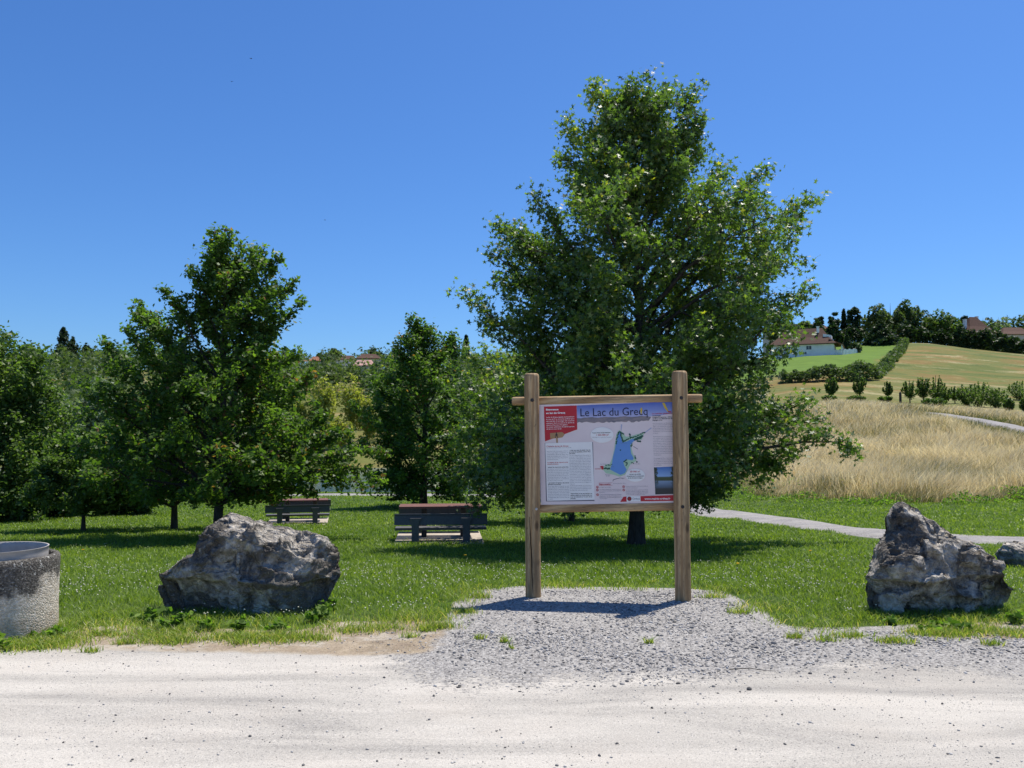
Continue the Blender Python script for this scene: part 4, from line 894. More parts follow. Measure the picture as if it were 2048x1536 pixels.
# thicket at the left edge
for i, (u, vb, Y_, vt, hw, lf, ls, nl, lab, nm) in enumerate([
   (0, 1042, 27, 662, 150, 'bush_leaf', .15, 36000, 'big dark leafy tree filling the left edge of the photo', 'leafy_tree'),
   (-190, 1050, 25, 640, 180, 'bush_leaf', .16, 9000, 'leafy tree mostly cut off beyond the left edge', 'leafy_tree'),
   (110, 1030, 29.5, 860, 95, 'bush_leaf', .15, 11000, 'bushy tree between the left edge tree and the young oak', 'leafy_tree'),
   (252, 1024, 31, 860, 80, 'olive_leaf', .16, 12000, 'yellow green bush low behind the lobed oak at left', 'bush')]):
    sc = Y_ / F; H_ = (vb - vt) * sc; w_ = hw * sc
    pf = [(H_ * .03, w_ * .75, w_ * .75), (H_ * .25, w_, w_), (H_ * .5, w_ * .95, w_ * .95), (H_ * .75, w_ * .7, w_ * .75), (H_ * .93, w_ * .3, w_ * .4), (H_, .1, .1)]
    tree(nm, at(u, Y_), H_, pf, lf, ls, nl, 40, 50 + i, lab, trunk_r=.09, shape='oval', sec=8, spread=.32, lump=.5, jitter=.13, first=.04, rise=.9)

# ------------------------------------------------------------------ distant trees, hedges, woods
def crown_points(kind, H, W, n, rs):
    if kind == 'round':
        k = max(7, int(16)); C_ = rs.normal(size=(k, 3)); C_ /= np.linalg.norm(C_, axis=1, keepdims=True); C_ *= rs.uniform(.35, .68, (k, 1))
        r = rs.uniform(.28, .46, k); i = rs.randint(0, k, n); d = rs.normal(size=(n, 3)); d /= np.linalg.norm(d, axis=1, keepdims=True)
        P = C_[i] + d * (r[i] * rs.uniform(.7, 1.05, n))[:, None]
        return P * [W / 2, W / 2, H * .50] + [0, 0, H * .54]
    if kind == 'bush':
        k = 12; C_ = np.stack([rs.uniform(-.7, .7, k), rs.uniform(-.6, .6, k), rs.uniform(.2, .7, k)], -1); r = rs.uniform(.22, .40, k); i = rs.randint(0, k, n)
        d = rs.normal(size=(n, 3)); d /= np.linalg.norm(d, axis=1, keepdims=True); P = C_[i] + d * (r[i] * rs.uniform(.6, 1.1, n))[:, None]
        P[:, 2] = np.abs(P[:, 2]); return P * [W / 2, W / 2, H]
    if kind in ('vase', 'spray'):
        k = 26 if kind == 'vase' else 44; a = rs.uniform(0, 6.283, k); rr = rs.uniform(.15, 1, k) ** .7; z0 = .26 * H if kind == 'vase' else 0
        top = H * (1.04 - .45 * rr ** 2.5) * rs.uniform(.88, 1.03, k); i = rs.randint(0, k, n); t_ = rs.uniform(.05, 1, n) ** .75
        x_ = np.cos(a[i]) * rr[i] * W / 2 * np.sin(t_ * 1.5); y_ = np.sin(a[i]) * rr[i] * W / 2 * np.sin(t_ * 1.5); z_ = z0 * (.7 + .6 * rr[i] * 0) + (top[i] - z0) * t_
        P = np.stack([x_, y_, z_], -1) + rs.normal(0, 1, (n, 3)) * (.055 * W * (1.15 - t_))[:, None]; P[:, 2] = np.maximum(P[:, 2], .02); return P
    if kind == 'cone':
        f = rs.uniform(0, 1, n) ** 1.4; lay = np.floor(f * 9) / 9; rr = W / 2 * (1 - f) ** .8 * rs.uniform(.55, 1.08, n); a = rs.uniform(0, 6.283, n)
        rr *= 1 + .25 * np.sin(a * 5 + lay * 40); z = H * (.08 + .92 * f) - .18 * rr
        return np.stack([np.cos(a) * rr, np.sin(a) * rr, z], -1)
    if kind == 'poplar':
        f = rs.uniform(0, 1, n); rr = W / 2 * np.sin(np.clip(f * .93 + .07, 0, 1) * math.pi) ** .6 * rs.uniform(.5, 1.1, n); a = rs.uniform(0, 6.283, n)
        rr *= 1 + .3 * np.sin(a * 3 + f * 30); return np.stack([np.cos(a) * rr, np.sin(a) * rr, H * (.06 + .94 * f)], -1)
    if kind == 'pine':
        k = 30; f = np.sort(rs.uniform(0.30, 1, k)); a = rs.uniform(0, 6.283, k); rr = W / 2 * (1.05 - f) ** .5 * rs.uniform(.3, .95, k) * 1.1
        C_ = np.stack([np.cos(a) * rr, np.sin(a) * rr, H * f * .94], -1); i = rs.randint(0, k, n); d = rs.normal(size=(n, 3)); d /= np.linalg.norm(d, axis=1, keepdims=True)
        return C_[i] + d * np.array([W * .15, W * .15, H * .045]) * rs.uniform(.3, 1.1, (n, 1))
def far_tree(name, pos, H, W, kind, mat, n, ls, seed, label, cat='tree', group=None, bark='bark', trunk=True):
    rs = np.random.RandomState(seed)
    P = crown_points(kind, H, W, n, rs)
    if kind in ('bush', 'spray') or not trunk:
        o = leaves(name, P, ls, 'clump', M[mat], None, seed, up=.5, droop=.1); o.location = pos; return tag(o, label, cat, group)
    rt_ = empty(name, pos, 0, label, cat, group)
    T = Tubes(); tr = .018 * H + .02; T.add([(0, 0, -.5), (0, 0, H * .3), (rs.uniform(-.1, .1), 0, H * .6), (0, 0, H * .93)], [tr * 1.2, tr * .9, tr * .5, .02], 7)
    for j in range(9):
        a = rs.uniform(0, 6.28); f = rs.uniform(.25, .8); e = P[rs.randint(len(P))]; T.add([(0, 0, H * f * .7), (e[0] * .45, e[1] * .45, (H * f * .7 + e[2]) / 2 + .02 * H), tuple(e)], [tr * .4, tr * .25, .01], 4)
    T.build('trunk', M[bark], rt_); leaves('crown', P, ls, 'clump', M[mat], rt_, seed, up=.5, droop=.1); return rt_
def by_px(name, u, vb, vt, hw, kind, mat, label, Y=None, n=900, ls=None, seed=0, cat='tree', group=None, **kw):
    if Y is None: x, y, z = hit(u, vb)
    else: q = at(u, Y); x, y, z = q
    H = up(vt, y) - z; W = 2 * hw * y / F
    ls = ls or max(.10, .0042 * y)
    return far_tree(name, (x, y, z - .05), H, W, kind, mat, n, ls, seed + int(u), label, cat, group, **kw)
# ridge at right
by_px('pine_tree', 1643, 0, 632, 14, 'pine', 'dark_leaf', 'leftmost ragged dark pine above the white house', 268)
by_px('pine_tree', 1672, 0, 622, 18, 'pine', 'dark_leaf', 'dark pine with a broken top behind the house roof ridge', 265, n=1200)
by_px('fir_tree', 1692, 0, 619, 12, 'cone', 'dark_leaf', 'slim pointed dark fir between two pines on the ridge', 272)
by_px('pine_tree', 1713, 0, 611, 21, 'pine', 'dark_leaf', 'tallest dark pine left of the round plane trees', 268, n=1500)
by_px('conifer_tree', 1765, 0, 640, 36, 'cone', 'dark_leaf', 'broad spreading dark conifer standing on the house lawn', 246, n=3000)
by_px('fir_tree', 1697, 0, 670, 10, 'cone', 'dark_leaf', 'small dark fir beside the right end of the white house', 232, n=600)
for i, (u, vt, hw, lab) in enumerate([(1756, 603, 33, 'leftmost tall round tree of the group on the hilltop'), (1786, 599, 30, 'tallest round tree behind the spreading conifer'), (1815, 602, 30, 'round tree third from left in the hilltop group'), (1842, 606, 31, 'rightmost of the tall round trees on the hilltop')]):
    by_px('plane_tree', u, 0, vt, hw, 'round', 'far_leaf', lab, 288 + 3 * i, n=1800, group='tall round trees on the hilltop')
by_px('willow_tree', 1880, 0, 624, 38, 'round', 'light_leaf', 'pale green feathery tree right of the hilltop group', 283, n=1800)
by_px('willow_tree', 1908, 0, 628, 30, 'round', 'light_leaf', 'smaller pale green tree left of the steep brown roof', 286, n=1200)
by_px('pine_tree', 1933, 0, 626, 12, 'pine', 'dark_leaf', 'small dark pine just left of the steep brown roof', 320)
for i, (u, vt, hw, lab) in enumerate([(1972, 628, 30, 'grey green tree just behind the steep roof'), (2003, 626, 34, 'broad grey green tree right of the steep roof'), (2034, 625, 34, 'grey green tree at the right edge of the ridge'), (2070, 627, 36, 'grey green tree cut by the right edge')]):
    by_px('broadleaf_tree', u, 0, vt, hw, 'round', 'willow_leaf' if i % 2 else 'far_leaf', lab, 335 + 4 * i, n=1300, group='grey green trees along the right skyline')
by_px('bush', 1985, 0, 655, 22, 'bush', 'olive_leaf', 'olive bush in front of the brown roof', 292, n=900)
for (u, v0_, hw) in ((1704, 698, 5), (1720, 698, 5)):
    by_px('garden_bush', u, 0, v0_ - 8, hw, 'bush', 'dark_leaf', 'clipped round bush %s the low white wall' % ('nearer the house above' if u < 1710 else 'at the end of'), 226, n=260, ls=.5)
by_px('garden_bush', 1712, 0, 684, 12, 'bush', 'far_leaf', 'loose bush behind the two clipped round bushes', 232, n=400)
def hedge(name, pts, hpx, wm, mat, label, seed, n, ls=None):
    rs = np.random.RandomState(seed); W3 = []
    Q = [np.array(hit(u, v)) if len(r) == 0 else np.array(at(u, r[0])) for u, v, *r in pts]
    out = []; L = [np.linalg.norm(Q[i+1][:2] - Q[i][:2]) for i in range(len(Q) - 1)]; tot = sum(L); ys = []
    for i in range(len(Q) - 1):
        m = max(int(n * L[i] / tot), 10); t_ = rs.uniform(0, 1, m); c = Q[i] * (1 - t_[:, None]) + Q[i+1] * t_[:, None]
        y_ = c[:, 1]; hh = hpx * y_ / F * (1 + .75 * fb2(c[:, 0], c[:, 1], .35, 3, seed) + .15 * fb2(c[:, 0], c[:, 1], 1.5, 2, seed))
        a = rs.uniform(0, math.pi, m); r_ = rs.uniform(.65, 1.05, m)
        d = Q[i+1] - Q[i]; d /= np.linalg.norm(d[:2]) + 1e-6; nrm = np.array([-d[1], d[0]])
        o = np.cos(a) * r_ * wm * (1 + .3 * fb2(c[:, 0], c[:, 1], .8, 2, seed + 3)); x = c[:, 0] + nrm[0] * o; y = c[:, 1] + nrm[1] * o
        out.append(np.stack([x, y, zt(x, y) + np.sin(a) ** .6 * r_ * hh], -1)); ys.append(c[:, 1])
    P = np.concatenate(out); o = leaves(name, P, ls or .0042 * float(np.mean(np.concatenate(ys))), 'clump', M[mat], None, seed, up=.5, droop=.1, rnd=.5 + .4 * fbm(P * .35, 3, seed))
    return tag(o, label, 'hedge')
hedge('hedge', [(1560,766),(1640,763),(1700,761),(1745,758)], 25, 1.8, 'far_leaf', 'rough hedge along the bottom of the house lawn', 3, 3600)
hedge('hedge', [(1745,758),(1762,745),(1780,724),(1797,708),(1812,0,250)], 9, 1.3, 'far_leaf', 'bushy hedge climbing the slope between lawn and dry field', 4, 3400)
hedge('hedge', [(1800,0,268),(1870,0,270),(1940,0,268),(2000,0,262),(2060,0,255),(2120,0,250)], 36, 2.6, 'hedge_leaf', 'tall dark hedge along the top of the dry field', 5, 6500)
SM = 'young trees in the meadow below the hill'
for (u, vb, vt, hw, kind, lab, nm) in [
   (1663,799,753,12,'round','slim young tree at the left of the meadow row','young_tree'), (1720,799,748,13,'round','second young tree of the meadow row leaning right','young_tree'),
   (1776,799,762,9,'round','smallest young tree of the meadow row','young_tree'), (1820,806,760,15,'round','dark bushy young tree left of the tall pair','young_tree'),
   (1847,807,752,15,'round','left tree of the tall pair in the meadow','young_tree'), (1873,810,749,18,'round','right and tallest tree of the meadow pair','young_tree'),
   (1892,808,776,12,'round','low thin tree right of the tall meadow pair','young_tree'), (1910,807,772,13,'round','feathery light tree left of the bush mass','young_tree')]:
    by_px(nm, u, vb, vt - 4, hw * 1.15, 'vase', 'bush_leaf', lab, n=1500, ls=.26, group=SM)
for (u, vb, vt, hw, lab) in [(1935,812,772,20,'left part bush of the big bush clump in the meadow'), (1960,814,765,26,'tallest bush in the middle of the meadow clump'), (1992,816,778,20,'right bush of the big meadow clump'),
   (2018,824,798,9,'small dark conical bush near the right edge'), (2040,800,764,20,'dark bush at the right edge high in the meadow'), (2052,826,797,12,'bush cut by the right edge beside the far path'),
   (1658,801,793,15,'low bush at the foot of the leftmost young tree'), (1712,801,794,17,'low bush at the foot of the second young tree'), (1771,803,795,14,'low bush at the foot of the smallest young tree'),
   (1868,812,798,22,'low bush beneath the tall meadow pair')]:
    by_px('bush', u, vb, vt - 3, hw * 1.15, 'spray', 'bush_leaf', lab, n=1500, ls=.28, group='bushes in the meadow')
bm = bmesh.new(); x, y, z = hit(1801, 806); h_ = up(783, y) - z; box(bm, -.12, .12, -.12, .12, -.3, h_ * .86); bmesh.ops.create_cone(bm, cap_ends=True, segments=8, radius1=.17, radius2=.03, depth=h_ * .14, matrix=Matrix.Translation((0, 0, h_ * .93)))
tag(bm_obj('meadow_post', bm, M['bark'], loc=(x, y, z)), 'short brown post between the smallest young tree and the dark one', 'post')

hedge('tree_belt', [(1540,0,262),(1640,0,262),(1735,0,266)], 40, 3.0, 'hedge_leaf', 'dark belt of shrubs behind the white house and pines', 8, 4200)
by_px('broadleaf_tree', 1615, 0, 640, 26, 'round', 'light_leaf', 'yellow green tree above the roof of the white house', 300, n=1400)
by_px('broadleaf_tree', 1560, 0, 640, 30, 'round', 'far_leaf', 'green tree left of the white house partly behind the pin oak', 300, n=1400)
by_px('bush', 1975, 0, 668, 24, 'bush', 'far_leaf', 'green bush hiding the foot of the steep roofed house', 284, n=900)
by_px('bush', 2030, 0, 668, 26, 'bush', 'far_leaf', 'green bush behind the hedge at the right edge', 284, n=900)
by_px('bush', 1935, 0, 668, 18, 'bush', 'far_leaf', 'green bush left of the steep roofed house', 284, n=900)
# left bank beyond the lake
far = []; rs = np.random.RandomState(77); cr = []; tone = []
gy = 0
for k_ in range(900):
    Yk = math.exp(rs.uniform(math.log(152), math.log(430))); sk = rs.uniform(-.95, .15)
    if sk > -.26 and sk < -.17 and Yk < 215: continue
    H = rs.uniform(7, 12) * (1.15 if sk < -.35 else 1.1); W = H * rs.uniform(.75, 1.15); x = sk * Yk; m = 120 if Yk < 260 else 90
    cr.append(crown_points('round', H, W, m, rs) + [x, Yk, float(zt(x, Yk)) - .3]); tone.append(np.full(m, rs.uniform(.1, .8)))
tag(leaves('woodland', np.concatenate(cr), 1.25, 'clump', M['far_leaf'], None, 78, rnd=np.concatenate(tone), up=.5, droop=.1),
    'mixed green woodland covering the far bank of the lake', 'woodland', kind='stuff')
for (u, vt, hw, kind, mat, Y_, lab, nm) in [
   (122,655,11,'poplar','dark_leaf',330,'dark pointed poplar sticking out of the left skyline','poplar_tree'), (143,668,13,'round','dark_leaf',335,'dark round tree right of the left skyline poplar','broadleaf_tree'),
   (116,688,17,'round','far_leaf',300,'rounded tree below the left skyline poplar','broadleaf_tree'), (170,682,14,'round','dark_leaf',340,'dark rounded tree on the skyline left of the lobed oak','broadleaf_tree'),
   (214,690,8,'cone','dark_leaf',345,'tiny dark fir on the left skyline near the brown roof','fir_tree'), (60,690,24,'round','far_leaf',320,'broad tree on the skyline behind the left edge trees','broadleaf_tree'),
   (640,703,16,'round','far_leaf',380,'round tree on the far skyline right of the lobed oak','broadleaf_tree'), (668,695,20,'round','far_leaf',385,'tallest rounded tree on the skyline right of the lobed oak','broadleaf_tree'),
   (752,694,20,'round','dark_leaf',390,'dark round tree on the skyline above the pink roof','broadleaf_tree'), (790,690,22,'round','dark_leaf',392,'dark broad tree on the skyline right of the pink roof','broadleaf_tree'),
   (904,670,10,'poplar','dark_leaf',300,'wider distant poplar between middle oak and pin oak','poplar_tree'), (932,671,6,'poplar','dark_leaf',300,'thin distant poplar left of the pin oak branches','poplar_tree')]:
    by_px(nm, u, 0, vt, hw, kind, mat, lab, Y_, n=1300, ls=1.3)
for (u, vt, hw, Y_, lab) in [(705,733,22,290,'green tree below the left end of the pink roof'), (745,735,24,288,'green tree below the right end of the pink roof'), (660,722,26,330,'green tree left of the pink roof'), (228,716,24,290,'green tree below the brown roof on the left hillside')]:
    by_px('broadleaf_tree', u, 0, vt, hw, 'round', 'far_leaf', lab, Y_, n=1300, ls=1.2)
for (u, vb, vt, hw, mat, Y_, lab) in [(648,900,742,34,'yellow_leaf',152,'yellow flowering tree left of the dry bank'), (700,890,752,36,'yellow_leaf',158,'tall yellow flowering tree below the pink roof'), (676,920,828,34,'yellow_leaf',147,'low yellow bush tree near the lake shore'), (596,900,800,30,'yellow_leaf',150,'yellow green tree seen through the lobed oak'),
      (735,880,800,24,'yellow_leaf',156,'small yellow green tree left of the middle oak')]:
    by_px('flowering_tree', u, 0, vt, hw, 'round', mat, lab, Y_, n=2600, ls=.55, group='yellow flowering trees across the lake')
by_px('willow_tree', 205, 0, 756, 66, 'round', 'willow_leaf', 'silvery grey willow with pale stems left of the lobed oak', 56, n=7000, ls=.3, bark='pale_bark')
by_px('willow_tree', 110, 0, 768, 60, 'round', 'willow_leaf', 'silvery willow partly behind the left edge tree', 60, n=4000, ls=.32, bark='pale_bark')
for (u, vt, hw, Y_, lab) in [(330,800,60,58,'shore tree seen through the lobed oak'), (480,830,70,60,'shore tree behind the lobed oak trunk'), (1010,850,60,64,'shore tree behind the second pin oak'), (1500,905,40,64,'low shore tree at the right behind the pin oak')][:2]:
    by_px('shore_tree', u, 0, vt, hw, 'round', 'olive_leaf', lab, Y_, n=4000, ls=.3)

# ------------------------------------------------------------------ houses
def walls_mat(name, c): return simple(name, c, .85, .15, 0, .06, .8, .1, .02)
t = NT('roof_tiles'); co = t.coord(); n = t.noise(co, 3, 5, .7); br = t.noise(t.coord('Object', (1, 1, 5)), 2.2, 4, .7)
M['roof'] = t.finish(t.bsdf(t.ramp(t.math('ADD', t.math('MULTIPLY', n, .5), t.math('MULTIPLY', br, .5)), [(.35, (.06,.034,.026)), (.6, (.13,.072,.052))]), .85, .15))
M['roof_or'] = simple('orange_tiles', (.33,.15,.09), .85, .15, 0, .2, 2); M['roof_pk'] = simple('pink_tiles', (.52,.31,.26), .85, .15, 0, .08, 1)
M['white_wall'] = walls_mat('white_render', (.90,.89,.86)); M['cream_wall'] = walls_mat('cream_render', (.62,.57,.48)); M['glass'] = simple('window_dark', (.02,.025,.03), .15, .6, bump=0)
M['shutter'] = simple('brown_shutter', (.12,.06,.04), .6)
def house(pos, rz, L, D, Hw, Hr, label, wall='white_wall', roof='roof', hip=.6, chim=(), wins=(), group=None, doors=(), over=.6):
    rt_ = empty('house', pos, rz, label, 'house', group)
    bm = bmesh.new(); box(bm, -L/2, L/2, -D/2, D/2, -2, Hw); bm_obj('wall', bm, M[wall], rt_)
    bm = bmesh.new(); a, b = L/2 + over, D/2 + over; h = hip * b; m = .42; a2, b2 = L/2 - h * .45, b * .52
    lv = [[(-a, -b, Hw - .15), (a, -b, Hw - .15), (a, b, Hw - .15), (-a, b, Hw - .15)], [(-a, -b, Hw + .02), (a, -b, Hw + .02), (a, b, Hw + .02), (-a, b, Hw + .02)], [(-a2, -b2, Hw + Hr * m), (a2, -b2, Hw + Hr * m), (a2, b2, Hw + Hr * m), (-a2, b2, Hw + Hr * m)]]
    R_ = [[bm.verts.new(p) for p in l_] for l_ in lv]; bm.faces.new(R_[0][::-1])
    for q in range(2):
        for j in range(4): bm.faces.new([R_[q][j], R_[q][(j+1) % 4], R_[q+1][(j+1) % 4], R_[q+1][j]])
    r1 = bm.verts.new((-L/2 + h, 0, Hw + Hr)); r2 = bm.verts.new((L/2 - h, 0, Hw + Hr)); T3 = R_[2]
    bm.faces.new([T3[0], T3[1], r2, r1]); bm.faces.new([T3[1], T3[2], r2]); bm.faces.new([T3[2], T3[3], r1, r2]); bm.faces.new([T3[3], T3[0], r1])
    ro = bm_obj('roof', bm, M[roof], rt_)
    for (x, y, w_, z0, z1) in chim:
        bm = bmesh.new(); box(bm, x - w_/2, x + w_/2, y - w_/2, y + w_/2, z0, z1); box(bm, x - w_/2 - .08, x + w_/2 + .08, y - w_/2 - .08, y + w_/2 + .08, z1, z1 + .15)
        bm_obj('chimney', bm, M['cream_wall'] if wall != 'white_wall' else M['white_wall'], ro)
    for (face, x, z, w_, h_) in wins:
        fr = bmesh.new(); pn = bmesh.new()
        Mx = Matrix.Translation((x, -D/2, z)) if face == 'f' else Matrix.Translation((L/2, x, z)) @ Matrix.Rotation(R(90), 4, 'Z')
        box(pn, -w_/2, w_/2, -.03, .0, -h_/2, h_/2, Mx)
        for (a_, b_, c_, d_) in ((-w_/2 - .09, -w_/2, -h_/2 - .09, h_/2 + .09), (w_/2, w_/2 + .09, -h_/2 - .09, h_/2 + .09), (-w_/2, w_/2, h_/2, h_/2 + .09), (-w_/2, w_/2, -h_/2 - .09, -h_/2), (-.04, .04, -h_/2, h_/2)): box(fr, a_, b_, -.07, -.03 if a_ > -w_/2 - .01 else 0, c_, d_, Mx)
        w0 = bm_obj('window', fr, M['white_wall'], rt_); bm_obj('pane', pn, M['glass'], w0)
    for (face, x, w_, h_) in doors:
        Mx = Matrix.Translation((x, -D/2, h_/2)) if face == 'f' else Matrix.Translation((L/2, x, h_/2)) @ Matrix.Rotation(R(90), 4, 'Z')
        bm = bmesh.new(); box(bm, -w_/2, w_/2, -.05, 0, -h_/2, h_/2, Mx); bm_obj('door', bm, M['shutter'], rt_)
    return rt_
x, y, z = hit(1668, 710)
hs_ = y / F; rz_ = R(-24); Lh, Dh = 15.0, 8.5
cx_ = x - math.cos(rz_) * Lh / 2 - math.sin(rz_) * Dh / 2; cy_ = y - math.sin(rz_) * Lh / 2 + math.cos(rz_) * Dh / 2
Hw_ = up(686, y) - z
hw_root = house((cx_, cy_, z), rz_, Lh, Dh, Hw_, up(655, y + 4) - up(686, y), 'white house with a brown hipped roof behind a green lawn', chim=[(3.6, -1.0, .6, Hw_ + 2.0, Hw_ + 4.6)],
      wins=[('f', 1.6, Hw_ - .95, 1.2, .9), ('f', .6, .75, .8, .6), ('f', -4, .8, .9, .7), ('f', -3.5, Hw_ - .9, 1.1, .9), ('r', -2.6, 1.9, 1.0, 1.2), ('r', -.6, 1.9, .9, 1.2), ('r', 1.8, 1.9, 1.0, 1.2)], doors=[('r', .7, 1.0, 2.6)])
# lean-to porch roof and dormers on the right end
bm = bmesh.new(); x1_ = Lh/2; prism(bm, [(x1_ - 1.2, Hw_ + 1.2), (x1_ + 2.1, Hw_ - .35), (x1_ + 2.1, Hw_ - .5), (x1_ - 1.2, Hw_ + .95)], -4.0, 4.6); bm_obj('porch_roof', bm, M['roof_or'], hw_root)
for yy_ in (-2.0, .6):
    bm = bmesh.new(); prism(bm, [(x1_ - 2.6, Hw_ + 1.3), (x1_ - .6, Hw_ + 1.3), (x1_ - .6, Hw_ + 2.2), (x1_ - 2.6, Hw_ + 2.6)], yy_ - .5, yy_ + .5); bm_obj('dormer', bm, M['white_wall'], hw_root)
for yy_ in (-3.6, 0.2, 4.2):
    bm = bmesh.new(); box(bm, x1_ + 1.75, x1_ + 1.95, yy_ - .1, yy_ + .1, -1, Hw_ - .45); bm_obj('porch_post', bm, M['white_wall'], hw_root)
# low white garden wall
a = np.array(hit(1668, 710)); b = np.array(hit(1722, 704)); d = b - a; L_ = np.hypot(d[0], d[1]); ang = math.atan2(d[1], d[0])
bm = bmesh.new(); h_ = 9 * y / F
vsA = [bm.verts.new(p) for p in [(0, 0, -1), (L_, 0, -1 + d[2]), (L_, .3, -1 + d[2]), (0, .3, -1), (0, 0, h_ * 1.1), (L_, 0, h_ * .7 + d[2]), (L_, .3, h_ * .7 + d[2]), (0, .3, h_ * 1.1)]]
for f in [(3,2,1,0),(4,5,6,7),(0,1,5,4),(1,2,6,5),(2,3,7,6),(3,0,4,7)]: bm.faces.new([vsA[i] for i in f])
for k_ in range(6): xx = L_ * (k_ + .5) / 6; zb_ = h_ * (1.1 - .4 * (k_ + .5) / 6) + d[2] * (k_ + .5) / 6; box(bm, xx - .16, xx + .16, -.05, .35, zb_ - .6, zb_ + .18)
o = bm_obj('garden_wall', bm, M['white_wall'], loc=tuple(a)); o.rotation_euler = (0, 0, ang); tag(o, 'low white garden wall running right from the white house', 'wall')
def roofhouse(u, vr, Y_, L, D, Hr, rz, label, roof='roof', wall='cream_wall', **kw):
    q = at(u, Y_); Hw = up(vr, Y_) - q.z - Hr
    return house((q.x, q.y, q.z), rz, L, D, max(Hw, 2.2), Hr, label, wall=wall, roof=roof, **kw)
q = at(1952, 296); Hh = up(634, 296) - q.z
house(tuple(q), R(12), 10.5, 9.0, Hh - 6.2, 6.2, 'house with a steep brown roof and white chimney in the hedge', 'white_wall', 'roof', hip=.75, chim=[(-4.2, -1.0, .9, Hh - 5, Hh - 1.2), (2.0, .6, .8, Hh - 3, Hh + .2)], wins=[('f', 1.5, Hh - 7.2, 1, .9)])
roofhouse(2030, 655, 315, 12, 8, 3, 0, 'low brown roof showing behind the hedge at the right edge')
roofhouse(1597, 648, 330, 24, 9, 2.6, R(5), 'long low grey brown roof behind the white house', hip=.3)
roofhouse(228, 699, 315, 6.0, 6, 3.2, R(10), 'brown roof among the trees on the left hillside', chim=[(-2.2, 0, .7, 5, 8.2)])
roofhouse(728, 720, 300, 7.5, 6, 2.2, R(-4), 'house with a pale pink roof among trees across the lake', roof='roof_pk', hip=.35)
roofhouse(738, 708, 330, 9, 7, 2.0, R(3), 'dark red roof just above the pink roofed house', roof='roof', hip=.4, chim=[(-1, 0, .6, 4, 7.2)])
roofhouse(690, 711, 372, 10, 7, 2.0, R(3), 'small pale house on the far skyline left of the pink roof', wall='white_wall', hip=.4)
roofhouse(630, 713, 350, 5, 5, 2.0, R(3), 'small orange roof on the far hillside behind the lobed oak', roof='roof_or', hip=.5)

# ------------------------------------------------------------------ grass, flowers, weeds, pebbles
def blades(name, P, h, w_, lean, mat, seed, rnd, seg2=False):
    rs = np.random.RandomState(seed); n = len(P); a = rs.uniform(0, math.pi, n); sx = np.stack([np.cos(a), np.sin(a), np.zeros(n)], -1) * (w_ / 2)[:, None]
    tipv = np.stack([lean[:, 0], lean[:, 1], h], -1)
    if not seg2:
        V = np.stack([P - sx, P + sx, P + tipv], 1); I = np.arange(n * 3).reshape(n, 3); k = 3
        return npmesh(name, V.reshape(-1, 3), I, M[mat], attrs={'rnd': np.repeat(rnd, k)})
    m = P + tipv * [.32, .32, .62]
    V = np.stack([P - sx, P + sx, m + sx * .75, m - sx * .75, P + tipv], 1); I = np.arange(n * 5).reshape(n, 5)
    return npmesh(name, V.reshape(-1, 3), [I[:, [0, 1, 2, 3]], I[:, [3, 2, 4]]], M[mat], attrs={'rnd': np.repeat(rnd, 5)})
rs = np.random.RandomState(5); n = 520000
yy = np.exp(rs.uniform(math.log(6.7), math.log(58), n)); xx = rs.uniform(-.72, .72, n) * yy + rs.normal(0, .1, n)
sdl = poly_sd(xx, yy, LAWN); sdp = poly_sd(xx, yy, PATHP)
nz = fb2(xx, yy, 2.2, 3, 14); keep = (sdl + .22 * nz + .10 * rs.normal(0, 1, n) > .06) & (sdp < .02 + .12 * nz + .05 * rs.normal(0, 1, n)) & (poly_sd(xx, yy, DRY) < .6)
edge = np.clip(1 - sdl / .9, 0, 1); keep &= (rs.uniform(0, 1, n) < .55 + .45 * sm(-.35, .1, nz) + .0 * edge) 
xx, yy, sdl, nz, edge = [a_[keep] for a_ in (xx, yy, sdl, nz, edge)]; n = len(xx); print('blades', n)
P = np.stack([xx, yy, zt(xx, yy) - .004], -1)
h = (.030 + .024 * rs.uniform(0, 1, n) + .018 * nz + .0008 * yy) * (1 + .35 * edge * sm(-.2, .5, nz + .3)) + .05 * (rs.uniform(0, 1, n) < .006) + .004 * (yy < 13) - .012 * np.clip(1 - sdl / .5, 0, 1)
w_ = .0065 * np.clip(yy / 8, 1, 5) * rs.uniform(.6, 1.4, n)
lean = rs.normal(0, 1, (n, 2)) * (h * .75)[:, None]
big = fb2(xx, yy, .35, 3, 44); dryp = np.clip(.5 + big * .5, 0, 1)
rnd = np.clip(rs.uniform(0, .88, n) * .75 - .10 + .30 * dryp + .22 * sm(.25, .6, fb2(xx, yy, .55, 3, 46)) * rs.uniform(0, 1, n) + .40 * edge * (rs.uniform(0, 1, n) < .5) + .12 * (sm(.2, .6, fb2(xx, yy, 1.3, 3, 45)) ), 0, 1)
tag(blades('lawn_grass', P, h, w_, lean, 'grass', 6, rnd, True), 'short bright green grass of the lawn', 'grass', kind='stuff')
